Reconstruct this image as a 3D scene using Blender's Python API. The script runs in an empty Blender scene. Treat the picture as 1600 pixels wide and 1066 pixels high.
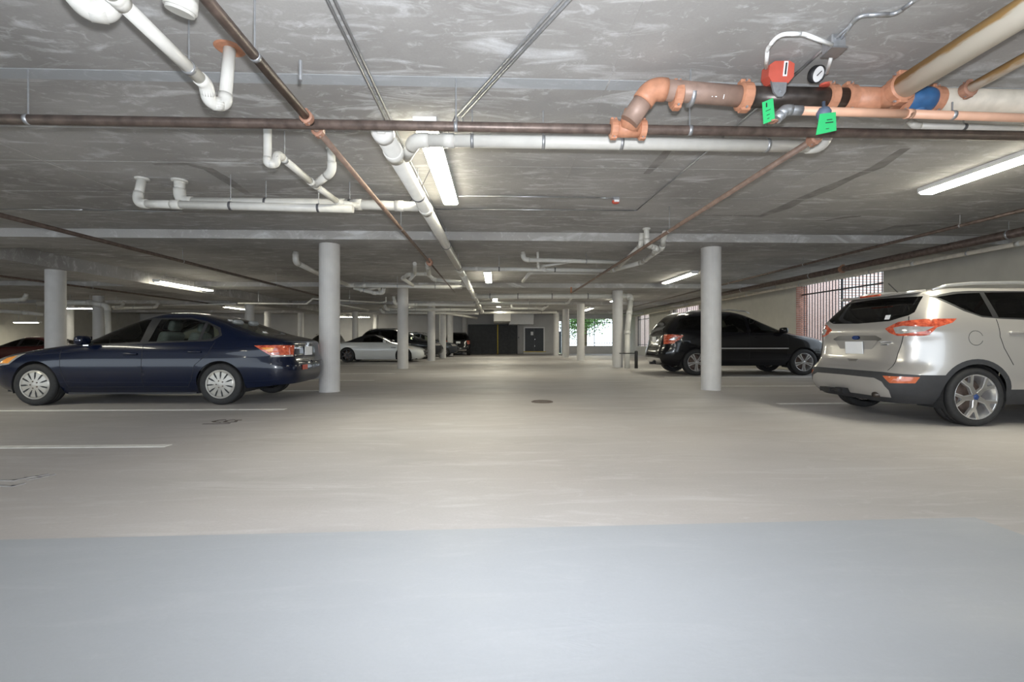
import bpy, bmesh, math, random
import numpy as np
from mathutils import Vector, Matrix
from mathutils.geometry import delaunay_2d_cdt

random.seed(7)
SC = bpy.context.scene
COL = SC.collection
PI = math.pi

# ------------------------------------------------------------------ camera
YAW = math.radians(2.0)          # camera turned 2 degrees to the right of the aisle
CAMZ = 1.0
FPX = 711.1                      # 16 mm on 36 mm, 1600 px frame
cd = bpy.data.cameras.new('camera'); cam = bpy.data.objects.new('camera', cd); COL.objects.link(cam)
cd.lens = 16.0; cd.sensor_width = 36.0; cd.clip_start = 0.05; cd.clip_end = 300
cam.location = (0, 0, CAMZ); cam.rotation_euler = (PI/2, 0, -YAW)
SC.camera = cam

# ------------------------------------------------------------------ world, lights, exposure
SC.view_settings.view_transform = 'Standard'; SC.view_settings.look = 'None'
SC.view_settings.gamma = 1.0; SC.view_settings.use_curve_mapping = False
SC.view_settings.exposure = 0.40
wd = bpy.data.worlds.new('overcast_sky'); SC.world = wd; wd.use_nodes = True
wn = wd.node_tree; bg = wn.nodes['Background']
bg.inputs[0].default_value = (0.80, 0.90, 1.0, 1); bg.inputs[1].default_value = 2.4

def lamp(name, kind, loc, energy, color=(1, 1, 1), size=0.1, rot=(0, 0, 0), size_y=None, cat=None):
    l = bpy.data.lights.new(name, kind); l.energy = energy; l.color = color
    if kind == 'AREA':
        l.size = size
        if size_y: l.shape = 'RECTANGLE'; l.size_y = size_y
    elif kind != 'SUN': l.shadow_soft_size = size
    o = bpy.data.objects.new(name, l); COL.objects.link(o); o.location = loc; o.rotation_euler = rot
    return o
# the photographer's on-camera flash, a hand above the lens, its head tilted up
fl = lamp('camera_flash', 'SPOT', (0.04, 0.0, 1.22), 640, (0.93, 0.96, 1.0), 0.06, (PI/2+math.radians(23), 0, -YAW))
fl.data.spot_size = math.radians(165); fl.data.spot_blend = 1.0
FLUO = 38.0                       # emission strength of the fluorescent diffusers
FLUO_COL = (1.0, 0.955, 0.77)

# ------------------------------------------------------------------ helpers
def at_h(px, py, h):             # point of the picture ray that lies at height h
    d = (h - CAMZ) * FPX / (533.0 - py)
    return at_d(px, py, d)
def at_d(px, py, d):             # ... at camera depth d
    x = (px - 800.0) / FPX * d
    return Vector((x*math.cos(YAW) + d*math.sin(YAW), d*math.cos(YAW) - x*math.sin(YAW), CAMZ + (533.0 - py)/FPX*d))
CEIL = 3.07

MATS = {}
def pm(name, base, rough=0.5, metal=0.0, var=0.12, scale=6.0, bump=0.0, coat=0.0, emit=None, stretch=None, var2=None, spec=None):
    if name in MATS: return MATS[name]
    m = bpy.data.materials.new(name); m.use_nodes = True; nt = m.node_tree; N = nt.nodes; L = nt.links
    b = N['Principled BSDF']; b.inputs['Roughness'].default_value = rough; b.inputs['Metallic'].default_value = metal
    if spec is not None: b.inputs['Specular IOR Level'].default_value = spec
    if coat: b.inputs['Coat Weight'].default_value = coat; b.inputs['Coat Roughness'].default_value = 0.04
    tc = N.new('ShaderNodeTexCoord'); mp = N.new('ShaderNodeMapping'); L.new(tc.outputs['Object'], mp.inputs[0])
    if stretch: mp.inputs['Scale'].default_value = stretch
    nz = N.new('ShaderNodeTexNoise'); nz.inputs['Scale'].default_value = scale; nz.inputs['Detail'].default_value = 5
    L.new(mp.outputs[0], nz.inputs[0])
    rp = N.new('ShaderNodeValToRGB'); L.new(nz.outputs[0], rp.inputs[0])
    c0 = [max(0, c*(1-var)) for c in base]; c1 = [min(1, c*(1+var)) for c in (var2 or base)]
    rp.color_ramp.elements[0].position = 0.3; rp.color_ramp.elements[1].position = 0.7
    rp.color_ramp.elements[0].color = (*c0, 1); rp.color_ramp.elements[1].color = (*c1, 1)
    L.new(rp.outputs[0], b.inputs['Base Color'])
    if bump:
        bp = N.new('ShaderNodeBump'); bp.inputs['Strength'].default_value = bump; bp.inputs['Distance'].default_value = 0.01
        L.new(nz.outputs[0], bp.inputs['Height']); L.new(bp.outputs[0], b.inputs['Normal'])
    if emit:
        b.inputs['Emission Color'].default_value = (*emit[0], 1); b.inputs['Emission Strength'].default_value = emit[1]
    MATS[name] = m
    return m

def concrete(name, base, light, dark, rough=0.8, sc=1.0, streak=(1, 1, 1), warm=None, blotch=0.5, scuff=0.6, spec=0.3):
    m = bpy.data.materials.new(name); m.use_nodes = True; nt = m.node_tree; N = nt.nodes; L = nt.links
    b = N['Principled BSDF']; b.inputs['Specular IOR Level'].default_value = spec
    tc = N.new('ShaderNodeTexCoord')
    def noise(scale, detail, stretch=(1, 1, 1), dist=0.0, rgh=0.55):
        mp = N.new('ShaderNodeMapping'); mp.inputs['Scale'].default_value = stretch; L.new(tc.outputs['Object'], mp.inputs[0])
        n = N.new('ShaderNodeTexNoise'); n.inputs['Scale'].default_value = scale*sc; n.inputs['Detail'].default_value = detail
        n.inputs['Distortion'].default_value = dist; n.inputs['Roughness'].default_value = rgh; L.new(mp.outputs[0], n.inputs[0]); return n
    def ramp(n, p0, p1, v0=0.0, v1=1.0):
        r = N.new('ShaderNodeMapRange'); r.inputs[1].default_value = p0; r.inputs[2].default_value = p1
        r.inputs[3].default_value = v0; r.inputs[4].default_value = v1; r.clamp = True; L.new(n.outputs[0], r.inputs[0]); return r
    def mix(fac, a, c2):
        x = N.new('ShaderNodeMix'); x.data_type = 'RGBA'; L.new(fac.outputs[0], x.inputs[0])
        if isinstance(a, tuple): x.inputs[6].default_value = (*a, 1)
        else: L.new(a, x.inputs[6])
        x.inputs[7].default_value = (*c2, 1); return x.outputs[2]
    big = noise(0.35, 6, streak); c = mix(ramp(big, 0.35, 0.68, 0, blotch), base, dark)
    med = noise(1.5, 8, streak, 0.6); c = mix(ramp(med, 0.5, 0.75, 0, 0.5*blotch), c, dark)
    if warm:
        wz = noise(0.22, 3, (1, 1, 1)); c = mix(ramp(wz, 0.42, 0.62, 0, 0.6), c, warm)
    sc1 = noise(2.3, 10, (streak[0]*0.6, streak[1]*1.5, 1), 1.2, 0.65); c = mix(ramp(sc1, 0.53, 0.70, 0, scuff), c, light)
    sc2 = noise(9.0, 8, streak, 0.8, 0.7); c = mix(ramp(sc2, 0.57, 0.72, 0, scuff*0.8), c, light)
    fine = noise(60, 4); c = mix(ramp(fine, 0.35, 0.75, 0, 0.22), c, dark)
    L.new(c, b.inputs['Base Color'])
    rr = ramp(med, 0.3, 0.7, rough-0.12, rough+0.08); L.new(rr.outputs[0], b.inputs['Roughness'])
    bp = N.new('ShaderNodeBump'); bp.inputs['Strength'].default_value = 0.15; bp.inputs['Distance'].default_value = 0.01
    L.new(sc2.outputs[0], bp.inputs['Height']); L.new(bp.outputs[0], b.inputs['Normal'])
    MATS[name] = m
    return m

def glass(name, tint, refl=1.0):
    m = bpy.data.materials.new(name); m.use_nodes = True; nt = m.node_tree; N = nt.nodes; L = nt.links
    N.remove(N['Principled BSDF']); out = N['Material Output']
    tr = N.new('ShaderNodeBsdfTransparent'); tr.inputs[0].default_value = (*tint, 1)
    gl = N.new('ShaderNodeBsdfGlossy'); gl.inputs['Roughness'].default_value = 0.02; gl.inputs[0].default_value = (refl, refl, refl, 1)
    fr = N.new('ShaderNodeFresnel'); fr.inputs[0].default_value = 1.5
    mx = N.new('ShaderNodeMixShader'); L.new(fr.outputs[0], mx.inputs[0]); L.new(tr.outputs[0], mx.inputs[1]); L.new(gl.outputs[0], mx.inputs[2])
    L.new(mx.outputs[0], out.inputs[0]); MATS[name] = m
    return m

def mesh(name, vf, m, parent=None, smooth=False, loc=None):
    v, f = vf
    me = bpy.data.meshes.new(name); me.from_pydata([tuple(p) for p in v], [], [tuple(q) for q in f]); me.update()
    if smooth: me.polygons.foreach_set('use_smooth', [True]*len(me.polygons))
    if m: me.materials.append(m)
    o = bpy.data.objects.new(name, me); COL.objects.link(o)
    if parent: o.parent = parent
    if loc is not None: o.location = loc
    return o
def tag(o, label=None, cat=None, group=None, kind=None):
    if label: o['label'] = label
    if cat: o['category'] = cat
    if group: o['group'] = group
    if kind: o['kind'] = kind
    return o
def thing(name, label, cat, loc=(0, 0, 0), rz=0, group=None):
    o = bpy.data.objects.new(name, None); COL.objects.link(o); o.location = loc; o.rotation_euler = (0, 0, rz)
    o.empty_display_size = 0.1
    return tag(o, label, cat, group)
def box(x0, x1, y0, y1, z0, z1):
    v = [(x0,y0,z0),(x1,y0,z0),(x1,y1,z0),(x0,y1,z0),(x0,y0,z1),(x1,y0,z1),(x1,y1,z1),(x0,y1,z1)]
    f = [(0,3,2,1),(4,5,6,7),(0,1,5,4),(1,2,6,5),(2,3,7,6),(3,0,4,7)]
    return v, f
def join(*parts):
    V = []; F = []
    for v, f in parts:
        k = len(V); V += list(v); F += [tuple(i+k for i in q) for q in f]
    return V, F
def xform(vf, M):
    return [M @ Vector(p) for p in vf[0]], vf[1]
def rbox(x0, x1, y0, y1, z0, z1, r=0.02, seg=2):
    bm = bmesh.new(); v, f = box(x0, x1, y0, y1, z0, z1)
    vs = [bm.verts.new(p) for p in v]
    for q in f: bm.faces.new([vs[i] for i in q])
    bmesh.ops.bevel(bm, geom=list(bm.edges), offset=r, segments=seg, affect='EDGES', profile=0.5)
    bm.verts.index_update()
    out = ([p.co.copy() for p in bm.verts], [tuple(q.index for q in fc.verts) for fc in bm.faces]); bm.free()
    return out
def frame_for(d):
    d = d.normalized(); up = Vector((0, 0, 1)) if abs(d.z) < 0.95 else Vector((0, 1, 0))
    a = d.cross(up).normalized(); return a, a.cross(d).normalized()
def tube(pts, r, n=12, cap=True, inner=None):
    pts = [Vector(p) for p in pts]; V = []; F = []
    rs = r if isinstance(r, (list, tuple)) else [r]*len(pts)
    a, b = frame_for(pts[1]-pts[0])
    for i, p in enumerate(pts):
        t = (pts[min(i+1, len(pts)-1)] - pts[max(i-1, 0)]).normalized()
        a = (a - t*a.dot(t)).normalized(); b = a.cross(t).normalized()
        for k in range(n):
            w = 2*PI*k/n; V.append(p + a*(rs[i]*math.cos(w)) + b*(rs[i]*math.sin(w)))
    for i in range(len(pts)-1):
        for k in range(n):
            k2 = (k+1) % n; F.append((i*n+k, i*n+k2, (i+1)*n+k2, (i+1)*n+k))
    if cap:
        F.append(tuple(range(n-1, -1, -1))); F.append(tuple(range((len(pts)-1)*n, len(pts)*n)))
    return V, F
def lathe(prof, n=32, axis='y', a0=0.0, a1=2*PI):
    V = []; F = []; full = abs(a1-a0-2*PI) < 1e-6; m = n if full else n+1
    for k in range(m):
        w = a0+(a1-a0)*k/n
        for r, h in prof:
            c, s = r*math.cos(w), r*math.sin(w)
            V.append((c, h, s) if axis == 'y' else (c, s, h))
    q = len(prof)
    for k in range(n):
        k2 = (k+1) % m
        for i in range(q-1):
            F.append((k*q+i, k*q+i+1, k2*q+i+1, k2*q+i))
    return V, F
def prism_y(poly, y0, y1):       # poly in (x, z)
    n = len(poly); V = [(x, y0, z) for x, z in poly]+[(x, y1, z) for x, z in poly]
    F = [tuple(range(n)), tuple(range(2*n-1, n-1, -1))]+[(i, n+i, n+(i+1) % n, (i+1) % n) for i in range(n)]
    return V, F
def copy_tree(o, parent=None):
    c = o.copy(); COL.objects.link(c); c.parent = parent
    for ch in [x for x in SC.objects if x.parent == o]: copy_tree(ch, c)
    return c

# ------------------------------------------------------------------ materials
CEILM = concrete('ceiling_concrete', (0.485, 0.475, 0.465), (0.70, 0.71, 0.725), (0.265, 0.255, 0.247), 0.85, 1.0, (0.85, 1.15, 1), None, 0.85, 0.9)
FLOORM = concrete('floor_concrete', (0.495, 0.478, 0.478), (0.62, 0.61, 0.615), (0.325, 0.31, 0.30), 0.6, 1.0, (0.5, 1.2, 1), (0.475, 0.435, 0.41), 0.75, 0.45, 0.3)
FRONTM = concrete('bluish_concrete', (0.375, 0.395, 0.43), (0.50, 0.515, 0.545), (0.315, 0.33, 0.355), 0.6, 1.3, (0.6, 1.2, 1), None, 0.4, 0.2, 0.4)
WALLM = pm('painted_block', (0.50, 0.48, 0.43), 0.8, 0, 0.06, 3, 0.2)
FARWALLM = pm('painted_wall', (0.55, 0.54, 0.53), 0.8, 0, 0.05, 2)
COLM = pm('column_paint', (0.56, 0.55, 0.54), 0.6, 0, 0.05, 5, 0.05)
PVC = pm('white_plastic_pipe', (0.63, 0.62, 0.585), 0.38, 0, 0.05, 9)
PVCJ = pm('plastic_fitting', (0.67, 0.66, 0.635), 0.35, 0, 0.05, 9)
STEEL = pm('brown_steel_pipe', (0.135, 0.10, 0.085), 0.42, 0.35, 0.35, 14, 0.1)
FIREBR = pm('brown_primer', (0.30, 0.205, 0.165), 0.5, 0.1, 0.16, 12, 0.1)
RUSTST = pm('primed_steel_pipe', (0.225, 0.155, 0.122), 0.5, 0.15, 0.2, 12, 0.1)
DARKST = pm('black_steel_pipe', (0.05, 0.04, 0.035), 0.35, 0.4, 0.4, 14, 0.1)
ORANGE = pm('orange_primer', (0.48, 0.225, 0.135), 0.5, 0, 0.14, 18, 0.1)
COPPERC = pm('brown_coupling', (0.36, 0.19, 0.13), 0.5, 0, 0.2, 20, 0.1)
SALMON = pm('salmon_plastic_pipe', (0.72, 0.42, 0.29), 0.45, 0, 0.06, 8)
RUSTWHITE = pm('rust_stained_white', (0.60, 0.37, 0.14), 0.6, 0, 0.1, 5.0, 0.1, stretch=(2.0, 0.8, 2.0), var2=(0.74, 0.69, 0.60))
RUSTWHITE.node_tree.nodes['Color Ramp'].color_ramp.elements[0].position = 0.42; RUSTWHITE.node_tree.nodes['Color Ramp'].color_ramp.elements[1].position = 0.58
_n = RUSTWHITE.node_tree; _nz = [q for q in _n.nodes if q.type == 'TEX_NOISE'][0]; _rp = [q for q in _n.nodes if q.type == 'VALTORGB'][0]; _tc = [q for q in _n.nodes if q.type == 'TEX_COORD'][0]
_sx = _n.nodes.new('ShaderNodeSeparateXYZ'); _n.links.new(_tc.outputs['Object'], _sx.inputs[0])
_mr = _n.nodes.new('ShaderNodeMapRange'); _mr.inputs[1].default_value = -0.05; _mr.inputs[2].default_value = 0.03; _mr.inputs[3].default_value = 0.30; _mr.inputs[4].default_value = -0.16; _n.links.new(_sx.outputs[2], _mr.inputs[0])
_ad = _n.nodes.new('ShaderNodeMath'); _n.links.new(_mr.outputs[0], _ad.inputs[0]); _n.links.new(_nz.outputs[0], _ad.inputs[1]); _n.links.new(_ad.outputs[0], _rp.inputs[0])
CREAMP = pm('cream_pipe_paint', (0.62, 0.56, 0.47), 0.55, 0, 0.14, 9, 0.1)
GALV = pm('galvanised_metal', (0.42, 0.43, 0.45), 0.4, 0.7, 0.12, 25)
CONDM = pm('conduit_metal', (0.40, 0.41, 0.43), 0.3, 0.8, 0.08, 15)
DKGALV = pm('dark_strap', (0.12, 0.12, 0.13), 0.5, 0.4, 0.1, 15)
BLUEP = pm('blue_valve_paint', (0.035, 0.12, 0.28), 0.45, 0, 0.3, 9)
REDP = pm('red_enamel', (0.50, 0.09, 0.06), 0.4, 0, 0.1, 9)
WHITEP = pm('white_enamel', (0.80, 0.80, 0.80), 0.4, 0, 0.03, 9)
GREENT = pm('green_tag_card', (0.03, 0.50, 0.16), 0.6, 0, 0.05, 9)
BLACK = pm('black_plastic', (0.018, 0.018, 0.02), 0.5, 0, 0.2, 12)
RUBBER = pm('tyre_rubber', (0.02, 0.02, 0.021), 0.75, 0, 0.2, 30, 0.1)
ARCHM = pm('arch_liner', (0.02, 0.02, 0.022), 0.9, 0, 0.2, 20)
CHROME = pm('chrome', (0.75, 0.75, 0.76), 0.12, 1.0, 0.03, 9)
ALLOY = pm('alloy', (0.62, 0.62, 0.63), 0.28, 0.75, 0.04, 9)
COVERM = pm('silver_wheel_cover', (0.47, 0.455, 0.42), 0.35, 0.35, 0.05, 9)
YELLOW = pm('yellow_paint', (0.62, 0.47, 0.06), 0.6, 0, 0.1, 9)
LINEP = pm('white_line_paint', (0.74, 0.73, 0.70), 0.7, 0, 0.12, 14)
DARKPAINT = pm('worn_dark_paint', (0.13, 0.11, 0.10), 0.8, 0, 0.3, 40)
FADEDP = pm('faded_grey_paint', (0.33, 0.32, 0.32), 0.8, 0, 0.15, 30)
BRICKM = pm('red_brick', (0.34, 0.17, 0.125), 0.85, 0, 0.3, 5, 0.3)
MORTAR = pm('mortar', (0.45, 0.42, 0.39), 0.9, 0, 0.1, 20)
IRON = pm('black_iron', (0.02, 0.022, 0.028), 0.5, 0.3, 0.2, 10)
DOORM = pm('dark_door_paint', (0.035, 0.04, 0.05), 0.45, 0, 0.1, 5)
TARP = pm('black_mesh_tarp', (0.022, 0.023, 0.025), 0.55, 0, 0.3, 5, 0.4)
DIFF = pm('lit_diffuser', (0.9, 0.9, 0.9), 0.4, 0, 0.0, 3, emit=(FLUO_COL, FLUO))
SEATG = pm('grey_upholstery', (0.27, 0.29, 0.30), 0.9, 0, 0.1, 30)
SEATD = pm('dark_upholstery', (0.05, 0.05, 0.05), 0.8, 0, 0.1, 30)
REDLENS = pm('red_lens', (0.36, 0.03, 0.018), 0.1, 0, 0.25, 22, coat=1.0, var2=(0.62, 0.13, 0.06))
AMBER = pm('amber_lens', (0.85, 0.33, 0.06), 0.12, 0, 0.15, 18, coat=1.0)
CLEARL = pm('clear_lens', (0.62, 0.60, 0.58), 0.08, 0.55, 0.15, 18, coat=1.0)
PLATE = pm('white_plate', (0.85, 0.86, 0.88), 0.5, 0, 0.02, 9)
SEAM = pm('panel_gap', (0.01, 0.01, 0.012), 0.8, 0, 0.1, 9)
GL_CLEAR = glass('clear_tinted_glass', (0.78, 0.83, 0.74))
GL_DARK = glass('dark_privacy_glass', (0.06, 0.065, 0.06))
GL_MID = glass('green_tinted_glass', (0.35, 0.40, 0.36))

# ------------------------------------------------------------------ setting: floor, ceiling, walls
XL, XR, YN, YF = -27.0, 10.2, -5.5, 35.5
tag(mesh('floor', box(XL-0.3, XR+0.4, -11.0, YF+0.4, -0.3, 0.0), FLOORM), kind='structure')
ceiling = tag(mesh('ceiling', box(XL-0.3, XR+0.4, YN, YF+0.4, CEIL, CEIL+0.3), CEILM), kind='structure')
tag(mesh('floor_front', box(-9.0, 2.75, -10.5, 2.42, -0.02, 0.004), FRONTM, loc=(0, 0, 0)), kind='structure')  # near floor area in a bluer, slightly darker tone
bpy.data.objects['floor_front'].rotation_euler = (0, 0, math.radians(1.2))
# formwork ridges left on the slab underside
for y in (4.55, 5.4, 6.5, 7.55, 11.0, 12.2, 13.4):
    mesh('formwork_ridge', box(-11, XR, y-0.004, y+0.004, CEIL-0.003, CEIL+0.01), CEILM, ceiling)
for x in (-5.2, 0.9, 3.9):
    mesh('formwork_ridge', box(x-0.006, x+0.006, 1.5, 8.6, CEIL-0.004, CEIL+0.01), CEILM, ceiling)
STAIN = pm('damp_stain', (0.27, 0.26, 0.25), 0.8, 0, 0.25, 6)
def stain(name, pts, w):
    P = [at_h(px, py, CEIL-0.001) for px, py in pts]; V = []; F = []
    for i, p in enumerate(P):
        d = (P[min(i+1, len(P)-1)]-P[max(i-1, 0)]).normalized(); nn = Vector((-d.y, d.x, 0))*w[i]/2
        V += [p+nn, p-nn, p+nn+Vector((0, 0, .01)), p-nn+Vector((0, 0, .01))]
    for i in range(len(P)-1):
        k = 4*i; F += [(k, k+4, k+5, k+1), (k, k+2, k+6, k+4), (k+1, k+5, k+7, k+3)]
    mesh(name, (V, F), STAIN, ceiling)
stain('damp_patch', [(1415, 232), (1370, 262), (1330, 278), (1290, 296), (1250, 312), (1225, 325), (1188, 338), (1150, 337), (1080, 336)], [.10, .16, .12, .22, .16, .24, .14, .06, .03])
stain('damp_patch', [(240, 257), (290, 256), (325, 264), (352, 280), (388, 304)], [.04, .10, .14, .16, .10])
stain('damp_patch', [(1010, 272), (1030, 252), (1046, 232)], [.08, .12, .08])
stain('damp_patch', [(1290, 345), (1318, 340), (1345, 338)], [.05, .14, .05])
stain('damp_patch', [(1370, 362), (1400, 354), (1440, 352)], [.06, .22, .1])
JOINTM = concrete('joint_grout', (0.43, 0.45, 0.475), (0.60, 0.62, 0.65), (0.34, 0.35, 0.36), 0.85)
mesh('grouted_joint', box(-9, XR, 3.58, 3.72, CEIL-0.003, CEIL+0.01), JOINTM, ceiling)
for i, y in enumerate((9.15, 16.75, 24.3, 31.6)):
    tag(mesh('trim_%d' % (i+1), box(XL, XR, y-0.5, y+0.5, 2.91, CEIL+0.05), CEILM), 'shallow concrete beam across the ceiling over a row of columns', None, None, 'structure')
tag(mesh('trim_5', box(-11.65, -10.5, 2.0, YF, 2.74, CEIL+0.05), CEILM), kind='structure')

WINS = [(11.65, 15.15, 0.45, 2.90), (22.6, 26.3, 0.9, 2.90), (30.0, 33.0, 0.62, 2.88)]
def wall_boxes():
    out = []; y = YN
    for a, b, z0, z1 in WINS:
        out += [box(XR, XR+0.4, y, a, -0.05, CEIL+0.1), box(XR, XR+0.4, a, b, -0.05, z0), box(XR, XR+0.4, a, b, z1, CEIL+0.1)]; y = b
    out.append(box(XR, XR+0.4, y, YF+0.4, -0.05, CEIL+0.1)); return join(*out)
wall_right = tag(mesh('wall_right', wall_boxes(), WALLM), kind='structure')
tag(mesh('wall_left', box(XL-0.3, XL, YN, YF, -0.05, CEIL+0.1), WALLM), kind='structure')
# far wall with a window opening, an arched gateway and a door
FW = (5.75, 9.75, 0.62, 2.75); GATE = (4.55, 5.15, 0.0, 2.55); DR = (2.25, 3.7, 0.2, 2.0)
tag(mesh('wall_back', join(box(XL, GATE[0], YF, YF+0.3, -0.05, CEIL+0.1), box(GATE[0], GATE[1], YF, YF+0.3, GATE[3], CEIL+0.1),
    box(GATE[1], FW[0], YF, YF+0.3, -0.05, CEIL+0.1), box(FW[0], FW[1], YF, YF+0.3, -0.05, FW[2]), box(FW[0], FW[1], YF, YF+0.3, FW[3], CEIL+0.1),
    box(FW[1], XR+0.4, YF, YF+0.3, -0.05, CEIL+0.1)), FARWALLM), kind='structure')
# brick reveals: single bricks on the far jamb of each right-hand window
bme = None
for a, b, z0, z1 in WINS[:1]:
    mesh('jamb_mortar', box(XR+0.005, XR+0.395, b-0.012, b+0.001, z0, z1), MORTAR, wall_right)
    k = 0; z = z0+0.004
    while z+0.062 < z1:
        off = 0.0 if k % 2 == 0 else -0.095
        for xb in (0.0+off, 0.2+off, 0.4+off):
            xa, xe = max(0.0, xb), min(0.395, xb+0.19)
            if xe-xa < 0.05: continue
            o = mesh('brick', box(XR+xa+0.004, XR+xe, b-0.024-random.random()*0.004, b-0.005, z, z+0.062), BRICKM, wall_right)
        z += 0.073; k += 1
for i, (a, b, z0, z1) in enumerate(WINS):
    root = thing('window_grille', ['black iron bar grille in the large window opening beside the silver car',
                                   'dark iron grille in the window opening behind the black car',
                                   'dark iron grille over red brick in the farthest right-hand window'][i], 'grille', (XR+0.2, a, z0))
    n = 27 if i == 0 else 14
    for k in range(n+1):
        y = (b-a)*k/n; r = 0.022 if k in (0, n//2, n) else 0.009
        mesh('bar', box(-r, r, y-r, y+r, 0, z1-z0), IRON, root)
    for zz in (0.1, z1-z0-0.36):
        mesh('rail', box(-0.015, 0.015, 0, b-a, zz, zz+0.04), IRON, root)
# outside: ground, brick building, tree, far hedge
tag(mesh('outside_ground', box(XR+0.4, 60, -10, 80, -0.4, -0.05), pm('outside_paving', (0.55, 0.54, 0.50), 0.9, 0, 0.1, 1)), kind='structure')
tag(mesh('outside_lawn', box(-40, XR+0.4, YF+0.4, 80, -0.4, -0.05), pm('outside_grass', (0.30, 0.36, 0.16), 0.9, 0, 0.2, 2)), kind='structure')
bw = bpy.data.materials.new('brick_facade'); bw.use_nodes = True; nt = bw.node_tree
tc = nt.nodes.new('ShaderNodeTexCoord'); mp = nt.nodes.new('ShaderNodeMapping'); mp.inputs['Rotation'].default_value = (PI/2, 0, PI/2)
br = nt.nodes.new('ShaderNodeTexBrick'); br.inputs['Scale'].default_value = 4.6
br.inputs['Color1'].default_value = (0.42, 0.24, 0.19, 1); br.inputs['Color2'].default_value = (0.52, 0.34, 0.29, 1); br.inputs['Mortar'].default_value = (0.66, 0.62, 0.6, 1)
br.inputs['Mortar Size'].default_value = 0.025
sep = nt.nodes.new('ShaderNodeSeparateXYZ'); cmb = nt.nodes.new('ShaderNodeCombineXYZ')
nt.links.new(tc.outputs['Object'], sep.inputs[0]); nt.links.new(sep.outputs[1], cmb.inputs[0]); nt.links.new(sep.outputs[2], cmb.inputs[1])
nt.links.new(cmb.outputs[0], br.inputs[0]); nt.links.new(br.outputs[0], nt.nodes['Principled BSDF'].inputs['Base Color'])
bld = thing('brick_building', 'red brick building seen outside through the grilled window', 'building', (13.6, 17.6, -0.05))
mesh('wall', box(0, 5, 0, 27, 0, 6.5), bw, bld); mesh('cornice', box(-0.15, 5, -0.15, 27, 6.5, 6.8), MORTAR, bld)
leafm = pm('tree_leaves', (0.10, 0.22, 0.05), 0.7, 0, 0.4, 2); barkm = pm('tree_bark', (0.12, 0.09, 0.07), 0.9, 0, 0.2, 10, 0.3)
def tree(label, loc, h, spread, nleaf, seed):
    rnd = random.Random(seed); root = thing('tree', label, 'tree', loc)
    mesh('trunk', tube([(0, 0, 0), (0.1, 0, h*0.4), (0, 0.1, h*0.75)], [0.22, 0.16, 0.08], 10), barkm, root, True)
    V = []; F = []; bra = []
    for k in range(9):
        a = rnd.random()*2*PI; p0 = Vector((0.05, 0, h*(0.35+0.3*rnd.random()))); p1 = p0+Vector((math.cos(a)*spread*0.8, math.sin(a)*spread*0.8, h*(rnd.random()*0.3-0.02)))
        bra.append(tube([p0, (p0+p1)/2+Vector((0, 0, 0.2)), p1], [0.09, 0.06, 0.02], 6))
        for j in range(nleaf//9):
            c = p0.lerp(p1, 0.35+0.7*rnd.random())+Vector((rnd.gauss(0, 1), rnd.gauss(0, 1), rnd.gauss(0, 0.8)))*spread*0.22
            u = Vector((rnd.gauss(0, 1), rnd.gauss(0, 1), rnd.gauss(0, 1))).normalized()*0.12; w = u.orthogonal().normalized()*0.07
            i = len(V); V += [c-u, c+w, c+u, c-w]; F.append((i, i+1, i+2, i+3))
    for b_ in bra: mesh('branch', b_, barkm, root, True)
    tag(mesh('leaves', (V, F), leafm, root), kind='stuff')
tree('leafy tree outside the bright far window', (8.2, 42.0, -0.05), 5.2, 3.0, 3600, 3)
tree('tree outside the large grilled window near the silver car', (15.5, 14.6, -0.05), 4.6, 1.8, 900, 5)

# ------------------------------------------------------------------ columns
def column(px, d, label, r=0.195, top=2.91):
    p = at_d(px, 533, d); root = thing('column', label, 'column', (p.x, p.y, 0), 0, 'round grey concrete columns')
    mesh('shaft', lathe([(0.0, 0.0), (r, 0.0), (r, top+0.02), (0, top+0.02)], 32, 'z'), COLM, root, False)
    mesh('base_joint', lathe([(r+0.004, 0.0), (r+0.004, 0.012), (r, 0.016)], 32, 'z'), COLM, root)
    sh = root.children[0].data
    for p_ in sh.polygons: p_.use_smooth = abs(p_.normal.z) < 0.5
for a in [(515, 9.0, 'round grey column standing behind the rear of the dark blue sedan'),
          (1111, 9.35, 'round grey column standing in front of the black sport utility car'),
          (629.5, 16.5, 'round grey column in front of the nose of the white convertible'),
          (674, 22.9, 'round grey column just right of the white convertible nose'),
          (691.7, 26.6, 'third round column from the far dark enclosure on the left row'),
          (703.4, 30.4, 'second round column from the far dark enclosure on the left row'),
          (726, 34.6, 'thin far round column touching the dark mesh enclosure'),
          (965, 17.3, 'round grey column beside the white downpipe and black bollard'),
          (907.5, 23.6, 'round cream-lit column left of the bright far window'),
          (884, 27.6, 'round column left of the blue-grey gateway'),
          (869, 31.0, 'farthest slim round column right of the dark double door'),
          (87, 11.2, 'wide round column behind the bonnet of the dark blue sedan', 0.195, 2.74),
          (390, 20.9, 'round column rising behind the dark blue sedan rear window', 0.195, 2.74),
          (154, 19.5, 'round column beside the white bent downpipe behind the sedan windscreen'),
          (107, 21.5, 'column half hidden behind the wide left column'),
          (555, 30.0, 'far column above the white convertible rear deck'),
          (587, 33.5, 'far column above the white convertible soft top'),
          (418, 30.0, 'small distant column right of the sedan rear window'),
          (470, 31.0, 'small distant column left of the tall column near the sedan')]:
    column(*a)

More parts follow.
